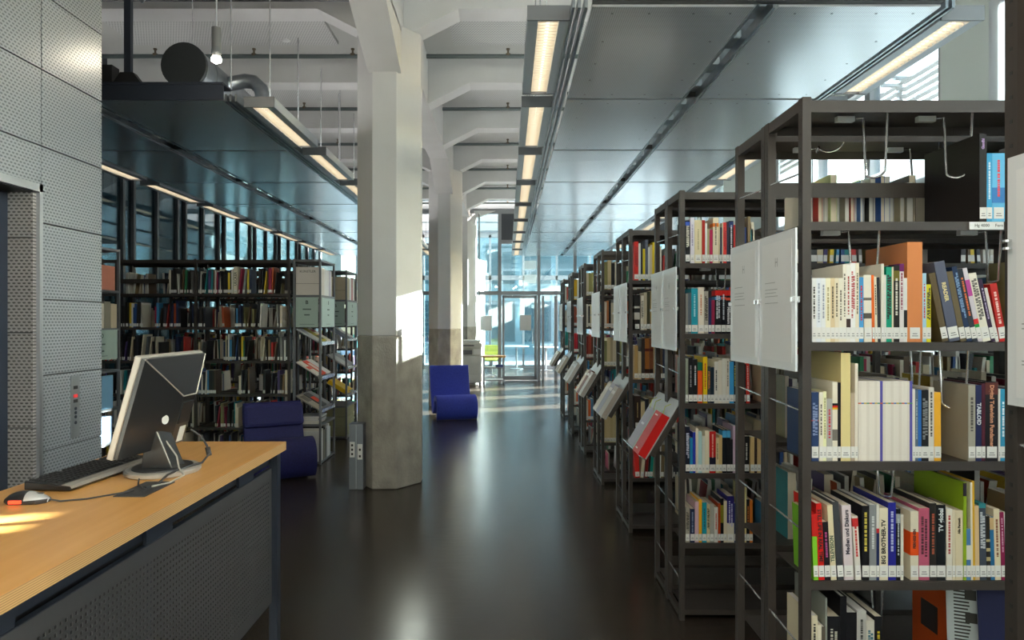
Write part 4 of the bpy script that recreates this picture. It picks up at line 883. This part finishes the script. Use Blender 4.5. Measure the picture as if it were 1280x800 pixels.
# rack steel and sign glass
rack_m = mat('rack_steel', (.15, .155, .17), .4, .3)
sage = mat('sage_sign_glass', (.36, .46, .42), .3)
def rack(x, y, lbl, w_=.30, D=.60, trays=True):
    """end rack of a bookcase line: x,y its near left corner"""
    t = thing('magazine_rack', lbl, 'rack', (x, y, 0), 0, 'magazine racks at the line ends')
    for px_ in (0, w_ - .022):
        for py_ in (0, D - .022): MB().box(px_, px_ + .022, py_, py_ + .022, 0, 2.2).build('post', rack_m, t)
    for z in (.03, .43, 1.815, 2.195):
        MB().box(.001, w_ - .001, .001, D - .001, z - .022, z).build('shelf', rack_m, t)
    if trays:
        for za, zb in ((1.455, 1.285), (1.098, .915), (.735, .56)):
            M = frame_at((.012, D - .02, za), (0, -1, 0), (w_ - .012, 0, zb - za))
            tr_ = MB().box(.02, D - .04, 0, .315, -.006, 0, 0, M @ Matrix.Scale(1, 4)).build('tray', rack_m, t)
            M2 = frame_at((w_ + .004, D - .02, zb - .002), (0, -1, 0), (0, 0, 1)); MB().box(.02, D - .04, -.01, .03, -.004, 0, 0, M2).build('lip', chrome, tr_)
    return t
def rack_sign(t, x0, x1, y, z0, z1, side=None, letter='B'):
    if side is None: p = MB().box(x0, x1, y, y + .006, z0, z1).build('sign_panel', sage, t); L_, rz, f = ((x0 + x1) / 2, y - .001), 0, lambda a, b, z: (a, b, y - .0008, y, z, z + .006)
    else: p = MB().box(y, y + .006, x0, x1, z0, z1).build('sign_panel', sage, t); L_, rz = (y + .007, (x0 + x1) / 2), 90
    text('sign_letter', letter, .055, ink, p, (L_[0], L_[1], z1 - .055), (R(90), 0, R(rz)), bold=.001)
    q = MB(); c = (x0 + x1) / 2
    for z, hw in ((z1 - .135, .045), (z1 - .195, .03), (z0 + .03, .08)):
        if side is None: q.box(c - hw, c + hw, y - .0008, y, z, z + (.014 if hw < .07 else .004))
        else: q.box(y + .006, y + .0068, c - hw, c + hw, z, z + (.014 if hw < .07 else .004))
    q = q.build('printed_lines', mat('sign_dark_print', (.10, .13, .12), .6), p); q['kind'] = 'stuff'
def mags(x, y, w_, D, sets, line):
    n = 0
    for (za, zb), items in zip(((1.455, 1.285), (1.098, .915), (.735, .56)), sets):
        M = frame_at((x + .012, y + D - .02, za), (0, -1, 0), (w_ - .012, 0, zb - za))
        for (u, wd, v, hh, th, c, bands) in items:
            n += 1
            lying('magazine', '%s magazine on the %s sloping tray of the %s rack, %s one' % (cname(c), ('upper', 'middle', 'lower')[sets.index(items)], line, ordinal(items.index((u, wd, v, hh, th, c, bands)) + 1)), 'magazine', M, u, wd, hh, th, c, y0=v, bands=bands, group='magazines on the sloping trays', pages=False)
r1 = rack(-2.292, 7.3, 'magazine rack with sloping trays beside the dark blue chair')
rack_sign(r1, .03, .268, .002, 1.47, 1.79); rack_sign(r1, .03, .56, .296, 1.47, 1.79, side=1)
mags(-2.292, 7.3, .30, .60, [
 [(.03, .17, .02, .27, .012, 'c8c4bc', ((.1, .9, .1, .3, 'a83a3a'), (.1, .9, .5, .6, 'a83a3a'))), (.205, .16, .02, .26, .014, 'b0a030', ((.1, .9, .6, .9, '3a3a20'),)), (.37, .19, .02, .26, .012, 'b8bcc0', ())],
 [(.03, .20, .02, .27, .014, 'd0d0d0', ()), (.235, .16, .03, .26, .016, 'd84a30', ((.2, .8, .2, .8, 'e0d0c8'),)), (.40, .16, .02, .26, .012, 'd8d4cc', ((.1, .9, .4, .6, 'c84830'),))],
 [(.03, .17, .02, .26, .012, '8a8c8c', ()), (.205, .17, .04, .24, .02, '4a4a4c', ((.1, .9, .3, .7, 'd8401e'),)), (.38, .18, .02, .27, .012, 'a8a090', ((.1, .9, .1, .5, '6a645a'),))]], 'first')
def archive(x, y, z, wx, dy, h, col, lbl, ttl=None, lines=(), grp=None, nm='archive_box'):
    o = MB().box(0, wx, 0, dy, 0, h).build(nm, cmat(col), None, (x, y, z), bevel=.002); tag(o, lbl, 'box', grp)
    for f in lines: MB().box(.002, wx - .002, -.0006, 0, f * h, f * h + .003).build('lid_seam', cmat('4a4844'), o)
    if ttl: text('box_title', ttl, .036, ink, o, (wx / 2, -.0008, h * .84), (R(90), 0, 0))
    return o
archive(-2.268, 7.325, 1.816, .252, .20, .30, 'cfc8c2', 'white archive box with printed word on top of the first magazine rack', 'KÜNSTLER', (.40,))
for i in range(7):
    tag(MB().box(0, .19, 0, .042, 0, .29).build('ring_binder', cmat(['dcdcdc', 'e0e0e2', 'd8d8dc', 'dcdce0', 'c8c8d0', '9a98b8', 'd8d4d4'][i]), None, (-2.21, 7.53 + i * .046, 1.816)), '%s binder in the top of the first magazine rack, %s from the white box' % (cname(['dcdcdc', 'e0e0e2', 'd8d8dc', 'dcdce0', 'c8c8d0', '9a98b8', 'd8d4d4'][i]), ordinal(i + 1)), 'binder', 'binders in the first rack')
for i in range(4):
    lying('magazine', '%s magazine of the pile beside the dark blue chair, %s' % (('topmost white', 'second grey', 'third pale', 'lowest beige')[i], ('on top', 'below it', 'further down', 'at the base')[i]), 'magazine', frame_at((-2.275 , 7.33 + .01 * i, .431), (1, 0, 0), (0, 1, 0)), .01 * (i % 2), .24, .30, .018, ['c8c2b4', 'b8bcc0', '8a8c90', 'd4d8dc'][i], z0=.019 * i, group='pile of magazines on the first rack')
xx = 7.33
for i, (wd, c) in enumerate(((.05, 'd0d0d0'), (.03, 'd8d4cc'), (.035, '2a2a2a'), (.02, 'c8c4a8'), (.03, '1a1a1c'), (.04, '8a8a80'), (.025, '1e1e20'), (.05, 'c8ccd0'), (.06, 'd8d8d8'), (.05, 'c0c8cc'))):
    book(-2.0, xx, .031, wd - .001, .32 + .02 * (i % 3), .24, c, 0, '%s volume on the bottom shelf of the first rack, %s from the chair' % (cname(c), ordinal(i + 1)), 'volumes at the foot of the first rack', call=False, rot=(0, 0, R(90)), hard=True); xx += wd
r2 = rack(-2.385, 8.88, 'magazine rack half hidden behind the big column')
rack_sign(r2, .03, .268, .002, 1.47, 1.79); rack_sign(r2, .03, .56, .296, 1.47, 1.79, side=1)
mags(-2.385, 8.88, .30, .60, [
 [(.03, .2, .02, .27, .012, 'c8c8c8', ()), (.24, .3, .02, .26, .012, '6a7080', ())], [(.03, .25, .02, .27, .014, '8a8a8e', ()), (.29, .25, .03, .26, .016, 'b0b0b0', ())],
 [(.03, .2, .02, .26, .012, '8a8c8c', ()), (.24, .3, .02, .28, .05, 'd8b020', ())]], 'second')
archive(-2.36, 8.905, 1.816, .25, .20, .30, 'b8ac96', 'beige archive box on top of the second magazine rack', None, (.40,))
for i in range(5): tag(MB().box(0, .19, 0, .06, 0, .29).build('ring_binder', cmat(['d8d8dc', 'dcdce0', 'a02848', 'd8d8d8', 'c8c8cc'][i]), None, (-2.30, 9.12 + i * .065, 1.816)), '%s binder in the top of the second rack, %s from the beige box' % (cname(['d8d8dc', 'dcdce0', 'a02848', 'd8d8d8', 'c8c8cc'][i]), ordinal(i + 1)), 'binder', 'binders in the second rack')
for i in range(3): archive(-2.358, 8.91, .031 + i * .125, .245, .5, .122, '8e8e70', 'sage green archive box at the foot of the second rack, %s' % ('lowest', 'middle', 'topmost')[i], grp='sage archive boxes')
r0 = rack(-3.95, 5.78, 'rack with salmon box beside the lift wall', .35, .57, False)
for z in (1.47, 1.09, .74): MB().box(.001, .349, .001, .569, z - .022, z).build('shelf', rack_m, r0)
rack_sign(r0, .05, .52, .345, 1.19, 1.455, side=1, letter='D')
def faced(nm, cat, col, y0, wd, h, z, lbl, dx=.10): tag(MB().box(-dx, 0, 0, wd, 0, h).build(nm, cmat(col), None, (-3.61, y0, z + .001), bevel=.001), lbl, cat)
faced('document_box', 'box', 'c8806c', 5.98, .30, .22, 1.815, 'salmon pink document box at the top of the rack beside the lift wall', .2)
faced('folder', 'folder', 'd8d4cc', 5.808, .165, .30, 1.815, 'white folder leaning beside the salmon box')
for i, c in enumerate(('d8d4cc', '9aa0a8', 'd0c8bc', '8a8478', 'b8a890')): faced('brochure', 'brochure', c, 5.815 + i * .1, .095, .22 + .02 * (i % 2), 1.47, '%s brochure above the sign of the lift wall rack, %s' % (cname(c), ordinal(i + 1)))
faced('brochure', 'brochure', 'd8dce0', 5.95, .32, .15, 1.09 - .08 + .08, 'white brochure face out below the sign of the lift wall rack', .02) if False else None
faced('magazine', 'magazine', '7aa8c8', 5.93, .32, .30, .74, 'pale blue magazine face out in the lift wall rack', .03)
faced('folder', 'folder', 'a08a80', 5.815, .1, .27, .74, 'brown folder beside the pale blue magazine', .1)
faced('folder', 'folder', '5ab83a', 5.82, .16, .28, .43, 'bright green folder low in the lift wall rack', .08)
faced('folder', 'folder', '6a7a94', 6.0, .24, .24, .43, 'blue grey folder beside the bright green one', .08)
lb0 = bookcase('bookcase', 'dark bookcase mostly hidden behind the lift wall', -3.97, 5.78, 1, -1, 'reading area bookcases', panels=False, wires=False)
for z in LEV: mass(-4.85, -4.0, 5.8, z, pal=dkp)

# ================================================================== DESK AND COMPUTER
wood_m = mat('beech_veneer', (.66, .32, .09), .38, noise=((.74, .40, .13), 3.0, .3, .75, (9, .7, 9)), coat=.25)
ply_m = mat('plywood_edge', (.50, .29, .12), .6)
def ply():
    n = ply_m.node_tree; b = n.nodes['Principled BSDF']; tc = n.nodes.new('ShaderNodeTexCoord'); w_ = n.nodes.new('ShaderNodeTexWave'); w_.bands_direction = 'Z'
    w_.inputs['Scale'].default_value = 62; w_.inputs['Distortion'].default_value = .6; w_.inputs['Detail Scale'].default_value = .4
    r = n.nodes.new('ShaderNodeValToRGB'); r.color_ramp.elements[0].color = (.46, .25, .10, 1); r.color_ramp.elements[1].color = (.74, .46, .20, 1)
    n.links.new(tc.outputs['Object'], w_.inputs[0]); n.links.new(w_.outputs[0], r.inputs[0]); n.links.new(r.outputs[0], b.inputs['Base Color'])
ply()
DX0, DX1, DYN, DYF, DZ = -1.585, -.978, .75, 3.02, 1.0
desk = thing('service_desk', 'standing height service desk with beech top and perforated steel front', 'desk', ((DX0 + DX1) / 2, (DYN + DYF) / 2, 0))
dl = Vector(desk.location)
def dk(name, mbx, m, **k): return mbx.build(name, m, desk, -dl, **k)
dk('desk_top', MB().box(DX0, DX1 - .0015, DYN, DYF - .0015, DZ - .037, DZ), wood_m)
dk('plywood_edging', MB().box(DX1 - .0015, DX1, DYN, DYF, DZ - .037, DZ - .0008).box(DX0, DX1, DYF - .0015, DYF, DZ - .037, DZ - .0008), ply_m)
dk('frame_rail', MB().box(DX1 - .075, DX1 - .045, DYN, DYF - .05, DZ - .085, DZ - .037), steel_blue); dk('frame_rail', MB().box(DX0 + .03, DX0 + .06, DYN, DYF - .05, DZ - .085, DZ - .037), steel_blue)
dk('frame_rail', MB().box(DX0 + .06, DX1 - .075, DYF - .09, DYF - .05, DZ - .085, DZ - .037), steel_blue)
for x_ in (DX1 - .045, DX0 + .01):
    for y_ in (DYF - .09, DYN + .05): dk('leg', MB().box(x_, x_ + .035, y_, y_ + .045, 0, DZ - .037), steel_blue, bevel=.002)
# perforated front sheet, real square holes
PX, py0, py1, pz0, pz1, pit, hol = DX1 - .030, 1.0, DYF - .10, .33, .90, .0186, .0092
pm = MB(); ny = int((py1 - py0 - .06) / pit); nz = int((pz1 - pz0 - .07) / pit)
my = (py1 - py0 - ny * pit) / 2; mz = (pz1 - pz0 - nz * pit) / 2
def q4(y0, y1, z0, z1): pm.add([(PX, y0, z0), (PX, y1, z0), (PX, y1, z1), (PX, y0, z1)], [(0, 1, 2, 3)])
q4(py0, py1, pz0, pz0 + mz); q4(py0, py1, pz1 - mz, pz1); q4(py0, py0 + my, pz0 + mz, pz1 - mz); q4(py1 - my, py1, pz0 + mz, pz1 - mz)
g = (pit - hol) / 2
for j in range(nz):
    z = pz0 + mz + j * pit; q4(py0 + my, py1 - my, z, z + g); q4(py0 + my, py1 - my, z + pit - g, z + pit)
    for i in range(ny):
        y = py0 + my + i * pit; q4(y, y + g, z + g, z + pit - g); q4(y + pit - g, y + pit, z + g, z + pit - g)
fp = dk('front_sheet', pm, mat('front_sheet_steel', (.092, .090, .096), .42, .3))
md = fp.modifiers.new('sheet', 'SOLIDIFY'); md.thickness = .0022; md.offset = -1
dk('sheet_fold', MB().box(PX - .018, PX, py0, py1, pz1, pz1 + .003).box(PX - .018, PX, py0, py1, pz0 - .003, pz0), steel_blue)
dk('back_board', MB().box(DX0 + .03, DX0 + .045, py0, py1, .2, .91), black_m)
for k in range(3): dk('bracket', MB().box(PX - .012, PX - .002, 1.25 + k * .66, 1.40 + k * .66, .90, .96), steel_blue)
tag(MB().box(-1.19, -1.095, 2.06, 2.25, DZ, DZ + .003).box(-1.15, -1.13, 2.13, 2.17, DZ + .003, DZ + .004).build('cable_outlet_plate', mat('outlet_plate', (.045, .045, .048), .5)), 'dark flat cable outlet plate let into the desk top', 'cable plate')
# monitor: seen from behind, its screen turned to the staff side
mon = thing('monitor', 'silver and black flat monitor seen from behind, leaning back', 'monitor', (-1.215, 2.41, DZ))
bez = mat('monitor_silver', (.50, .47, .43), .35, .4); mblk = mat('monitor_black', (.02, .021, .024), .28, spec=.7)
MF = frame_at((-.062, .245, .078), (0, -1, 0), (.27, 0, .96))        # local x towards the viewer end, y up the screen, z to the screen side
MF = Matrix.Translation((.0, 0, 0)) @ MF
MB().box(0, .45, 0, .35, -.0, .022, 0, MF).build('bezel', bez, mon, bevel=.004)
MB().box(.02, .43, .025, .33, .022, .0225, 0, MF).build('screen', mat('dark_screen', (.01, .012, .016), .1), mon)
bk_ = MB(); outer = [(.006, .006), (.444, .006), (.444, .344), (.006, .344)]; inn = [(.09, .02), (.19, .02), (.19, .205), (.09, .205)]
vs = [MF @ Vector((x, y, 0)) for x, y in outer] + [MF @ Vector((x, y, -.012)) for x, y in outer] + [MF @ Vector((x, y, -.055)) for x, y in inn]
bk_.add(vs, [(0, 4, 5, 1), (1, 5, 6, 2), (2, 6, 7, 3), (3, 7, 4, 0), (4, 8, 9, 5), (5, 9, 10, 6), (6, 10, 11, 7), (7, 11, 8, 4), (8, 11, 10, 9)])
bk_.build('back_shell', mblk, mon)
rd = MB()
for a, b in ((outer[3], inn[3]), (outer[2], inn[2])): rd.tube([MF @ Vector((*a, -.012)), MF @ Vector((*b, -.055))], .0026, 6)
rd.tube([MF @ Vector((*inn[3], -.055)), MF @ Vector((*inn[2], -.055))], .0026, 6); rd.build('ridge_trim', bez, mon)
MB().box(.10, .18, .10, .18, -.058, -.055, 0, MF).build('mount_plate', black_m, mon)
MB().box(.105, .150, .026, .085, -.0562, -.055, 0, MF).build('type_label', lab_m, mon)
MB().lathe([(.016, 0), (.016, .001)], (0, 0, 0), 18).build('round_badge', lab_m, mon, (MF @ Vector((.262, .125, -.0455))), (MF @ Matrix.Rotation(R(180), 4, 'X') @ Matrix.Rotation(R(16), 4, 'Y') @ Matrix.Rotation(R(14), 4, 'X')).to_euler())
MB().lathe([(.118, .0), (.122, .004), (.122, .014), (.116, .018)], n=40, sy=1.08).build('base', bez, mon, smooth=False)
MB().lathe([(.098, .018), (.096, .022)], n=40, sy=1.08).build('base_top', mblk, mon)
MB().prism([(-.055, .02), (.06, .02), (.05, .03), (-.0, .15), (-.04, .15)], -.045, .045, 'y').build('neck', mblk, mon, bevel=.004)
cb = mat('grey_cable', (.04, .04, .043), .45)
tag(MB().tube([(-1.16, 2.50, 1.135), (-1.12, 2.50, 1.11), (-1.10, 2.50, 1.075), (-1.085, 2.49, 1.05), (-1.10, 2.46, 1.022), (-1.13, 2.38, 1.02), (-1.135, 2.28, 1.018), (-1.13, 2.2, 1.004), (-1.14, 2.15, 1.006)], .004, 8).tube([(-1.098, 2.50, 1.07), (-1.089, 2.495, 1.04)], .009, 10).build('video_cable', cb, smooth=True), 'dark cable with ferrite bead looping from the monitor to the desk plate', 'cable')
tag(MB().tube([(-1.20, 2.40, 1.11), (-1.155, 2.385, 1.06), (-1.135, 2.36, 1.025), (-1.09, 2.30, 1.012), (-1.10, 2.22, 1.005), (-1.13, 2.17, 1.006)], .003, 8).build('power_cable', mat('pale_cable', (.42, .40, .36), .45), smooth=True), 'pale power cable hanging down from behind the monitor', 'cable')
# keyboard
kb = thing('keyboard', 'black keyboard with a grey front edge lying on the desk', 'keyboard', (-1.415, 2.36, DZ), R(-4))
MB().prism([(-.078, .004), (.072, .004), (.078, .010), (.072, .018), (-.078, .030)], -.235, .235, 'y').build('case', mat('keyboard_black', (.02, .02, .022), .4), kb, bevel=.003)
MB().prism([(.046, .0205), (.0725, .0172), (.079, .011), (.079, .0125), (.073, .0195), (.046, .0222)], -.236, .236, 'y').build('wrist_edge', mat('keyboard_silver', (.34, .32, .29), .4, .3), kb)
ks = MB()
for i in range(6):
    for j in range(21):
        if (i in (0,) and j in (1, 6, 15, 19, 20)) or (j in (15,)) or (i == 1 and j in (16, 17, 18)): continue
        x_ = -.066 + i * .0185; z_ = .0285 - (x_ + .078) * .067; y_ = -.222 + j * .0207
        ks.add([(x_ - .008, y_, z_), (x_ + .008, y_, z_ - .001), (x_ + .008, y_ + .0175, z_ - .001), (x_ - .008, y_ + .0175, z_), (x_ - .006, y_ + .002, z_ + .007), (x_ + .006, y_ + .002, z_ + .006), (x_ + .006, y_ + .0155, z_ + .006), (x_ - .006, y_ + .0155, z_ + .007)],
               [(4, 5, 6, 7), (0, 1, 5, 4), (1, 2, 6, 5), (2, 3, 7, 6), (3, 0, 4, 7)])
q = ks.build('keys', mat('key_black', (.016, .016, .018), .5), kb); q['kind'] = 'stuff'
tag(MB().tube([(-1.345, 2.45, 1.012), (-1.31, 2.44, 1.007), (-1.27, 2.38, 1.005), (-1.24, 2.3, 1.005), (-1.19, 2.2, 1.005), (-1.15, 2.16, 1.006)], .0025, 6).build('keyboard_cable', cb, smooth=True), 'thin black keyboard cable curving past the monitor base', 'cable')
# mouse
ms = thing('mouse', 'black and silver computer mouse with a red glow on the desk edge', 'mouse', (-1.405, 2.0, DZ), R(4))
def blob(xa, xb, hh, wy, n=10, m=12, z0=0.0, cut=None):
    b = MB(); vs = []; fs = []
    for i in range(n + 1):
        u = i / n; x = xa + (xb - xa) * u; gx = -.062 + 0; t = (x + .062) / .124; e = max(0.0, math.sin(math.pi * min(max(t, .02), .98))) ** .45
        for j in range(m + 1):
            a = math.pi * j / m; vs.append((x, math.cos(a) * wy * e, z0 + math.sin(a) ** .8 * hh * e * (1.12 - .35 * t)))
    for i in range(n):
        for j in range(m): k = i * (m + 1) + j; fs.append((k, k + 1, k + m + 2, k + m + 1)[::-1])
    return b.add(vs, fs)
blob(-.062, .005, .033, .031, z0=.003).build('palm_shell', mblk, ms, smooth=True)
blob(.005, .062, .033, .031, z0=.003).build('buttons', mat('mouse_silver', (.52, .53, .54), .35, .3), ms, smooth=True)
MB().prism([(-.058, -.012), (-.04, -.03), (.04, -.032), (.06, -.012), (.06, .012), (.04, .032), (-.04, .03), (-.058, .012)], .0, .012).build('base', mat('mouse_base', (.04, .035, .035), .4), ms, bevel=.003)
MB().box(-.035, .0, -.0325, -.028, .004, .013).build('red_light', mat('red_glow', (1, .06, .02), .4, emit=1.2), ms)
MB().box(.02, .045, -.003, .003, .026, .029).build('scroll_wheel', mblk, ms)
tag(MB().tube([(-1.345, 2.005, 1.008), (-1.31, 2.0, 1.004), (-1.25, 2.03, 1.003), (-1.19, 2.09, 1.004), (-1.16, 2.12, 1.005)], .0025, 6).build('mouse_cable', cb, smooth=True), 'thin black mouse cable running over the desk to the plate', 'cable')
# lift call panel
cp = thing('lift_call_panel', 'narrow steel lift call panel on the stamped metal wall', 'panel', (XW, 3.785, 1.06))
MB().box(.0, .006, -.037, .037, -.17, .17).build('face_plate', mat('brushed_panel', (.35, .37, .40), .35, .8), cp)
for z, c in ((.105, black_m), (.058, mat('red_display', (.5, .02, .02), .4, emit=.4)), (.03, black_m)): MB().box(.006, .0072, -.018, .018, z - .009, z + .009).build('display', c, cp)
for z in (-.012, -.035, -.058, -.09): MB().tube([(.006, 0, z), (.009, 0, z)], .009, 12).build('button', steel_blue, cp)

# ================================================================== SEATS, OUTLET BOX, COPIER, CART
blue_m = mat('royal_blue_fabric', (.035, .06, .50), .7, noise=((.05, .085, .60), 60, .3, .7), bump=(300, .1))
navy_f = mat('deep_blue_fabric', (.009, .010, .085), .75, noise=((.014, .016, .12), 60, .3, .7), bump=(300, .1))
def lounge(name, lbl, loc, rz, m, prof, W, th, flare):
    """one continuous foam band swept along a side profile (y forward is -y)"""
    t = thing(name, lbl, 'chair', loc, rz)
    P = [Vector((0, a, b)) for a, b in prof]; sub = []
    for i in range(len(P) - 1):                          # smooth the profile
        p0, p1, p2, p3 = P[max(i - 1, 0)], P[i], P[i + 1], P[min(i + 2, len(P) - 1)]
        for s_ in range(5):
            u = s_ / 5; sub.append(.5 * ((2 * p1) + (p2 - p0) * u + (2 * p0 - 5 * p1 + 4 * p2 - p3) * u * u + (3 * p1 - p0 - 3 * p2 + p3) * u ** 3))
    sub.append(P[-1]); n = len(sub); vs = []; fs = []
    for i, p in enumerate(sub):
        d = (sub[min(i + 1, n - 1)] - sub[max(i - 1, 0)]).normalized(); nn = Vector((0, -d.z, d.y)); k = i / (n - 1); w_ = W * (1 + flare * (1 - k)) / 2
        for sx in (-1, 1):
            for sn in (-1, 1): vs.append((sx * w_, p.y + nn.y * sn * th / 2, p.z + nn.z * sn * th / 2))
    for i in range(n - 1):
        a = i * 4; b = a + 4
        fs += [(a, a + 2, b + 2, b), (a + 1, b + 1, b + 3, a + 3), (a, b, b + 1, a + 1), (a + 2, a + 3, b + 3, b + 2)]
    fs += [(0, 1, 3, 2), ((n - 1) * 4, (n - 1) * 4 + 2, (n - 1) * 4 + 3, (n - 1) * 4 + 1)]
    o = MB().add(vs, fs).build('seat_shell', m, t, smooth=True); md_ = o.modifiers.new('edge', 'BEVEL'); md_.width = .02; md_.segments = 3; md_.limit_method = 'ANGLE'; md_.angle_limit = R(50)
    for x_ in (-W * .36, W * .36):
        for y_ in (prof[-1][0] + .06, -.02): MB().lathe([(.02, 0), (.02, .03)], (x_, y_, 0), 10).build('glide', black_m, t)
    return t
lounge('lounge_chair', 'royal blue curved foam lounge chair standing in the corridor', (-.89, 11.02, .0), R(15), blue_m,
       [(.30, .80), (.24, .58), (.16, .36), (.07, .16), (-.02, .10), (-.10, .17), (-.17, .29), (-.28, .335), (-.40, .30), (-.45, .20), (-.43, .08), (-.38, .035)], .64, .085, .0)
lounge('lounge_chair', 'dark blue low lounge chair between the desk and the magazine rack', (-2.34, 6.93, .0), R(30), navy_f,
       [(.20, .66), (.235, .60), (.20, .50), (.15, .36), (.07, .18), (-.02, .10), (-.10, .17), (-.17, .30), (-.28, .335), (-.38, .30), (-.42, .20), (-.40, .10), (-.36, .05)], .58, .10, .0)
MB().box(-.30, .30, -.045, .045, -.12, .12).build('head_cushion', navy_f, C.objects.get('lounge_chair.001'), (0, .16, .56), (R(-16), 0, 0), bevel=.035)
ob = thing('outlet_column', 'grey steel floor box with sockets standing against the column', 'outlet box', (-1.375, 6.27, 0))
box_m = mat('outlet_box_grey', (.17, .19, .22), .4, .3)
MB().box(-.065, .065, -.06, .07, 0, .60).build('housing', box_m, ob, bevel=.004); MB().box(-.004, .004, -.063, -.06, .01, .59).build('seam', galv, ob)
for x_, z_, n in ((-.035, .37, 3), (.035, .35, 2)):
    p = MB().box(x_ - .022, x_ + .022, -.064, -.06, z_ - .075, z_ + .065).build('socket_plate', white_m, ob)
    for k in range(n): MB().box(x_ - .009, x_ + .009, -.0652, -.064, z_ - .055 + k * (.04 if n == 3 else .06), z_ - .035 + k * (.04 if n == 3 else .06)).build('socket', black_m, p)
co = thing('photocopier', 'light grey floor photocopier at the glazed end wall', 'copier', (-.90, 16.75, 0))
cg = mat('copier_grey', (.58, .58, .55), .5); cd = mat('copier_dark', (.10, .10, .11), .5)
MB().box(-.29, .27, -.25, .3, .05, .70).build('paper_cabinet', cg, co, bevel=.01)
for k in range(4): MB().box(-.27, .25, -.262, -.25, .10 + k * .145, .235 + k * .145).build('paper_drawer', cg, co, bevel=.003)
MB().box(-.29, .27, -.20, .3, .70, .90).build('engine', cg, co, bevel=.01); MB().box(-.27, .05, -.23, -.20, .73, .84).build('output_slot', cd, co); MB().box(.08, .26, -.24, -.20, .74, .86).build('control_panel', white_m, co)
MB().box(-.30, .28, -.27, .3, .90, 1.0).build('scanner', cg, co, bevel=.01); MB().box(-.26, .1, -.276, -.27, .935, .965).build('scanner_slot', cd, co); MB().box(-.26, .24, -.22, .28, 1.0, 1.08).build('document_feeder', cg, co, bevel=.02)
for x_ in (-.25, .23):
    for y_ in (-.2, .25): MB().tube([(x_ - .015, y_, .025), (x_ + .015, y_, .025)], .025, 10).build('castor', black_m, co)
ct = thing('side_cart', 'small steel cart with wooden top beside the photocopier', 'cart', (-.32, 16.75, 0))
MB().box(-.30, .28, -.25, .25, .66, .70).build('cart_top', wood_m, ct)
for x_ in (-.27, .22):
    for y_ in (-.23, .19): MB().box(x_, x_ + .035, y_, y_ + .035, .06, .66).build('leg', alu, ct); MB().tube([(x_, y_ + .015, .03), (x_ + .03, y_ + .015, .03)], .03, 10).build('castor', black_m, ct)
for z in (.10, .40): MB().box(-.26, .25, -.22, .22, z, z + .02).build('shelf', alu, ct)
tag(MB().box(-.06, .12, -.10, .06, 0, .06).box(.0, .1, -.11, -.10, .015, .045).build('hole_punch', mat('dark_blue_tool', (.03, .06, .22), .4), None, (-.22, 16.7, .421)), 'dark blue desk tool lying on the shelf of the small cart', 'tool')
me = bpy.data.meshes.new('shelved_books'); me.from_pydata(SV, [], SF)
ca = me.color_attributes.new('Col', 'FLOAT_COLOR', 'CORNER')
flat = []
for c in SC: flat += [*c, 1.0] * 4
ca.data.foreach_set('color', flat)
sm = mat('book_colours', (.5, .5, .5), .5); n = sm.node_tree; at_ = n.nodes.new('ShaderNodeAttribute'); at_.attribute_name = 'Col'
n.links.new(at_.outputs['Color'], n.nodes['Principled BSDF'].inputs['Base Color'])
me.materials.append(sm); o = link('shelved_books', me)
tag(o, 'many small books of all colours filling the remaining shelves', 'books', kind='stuff')
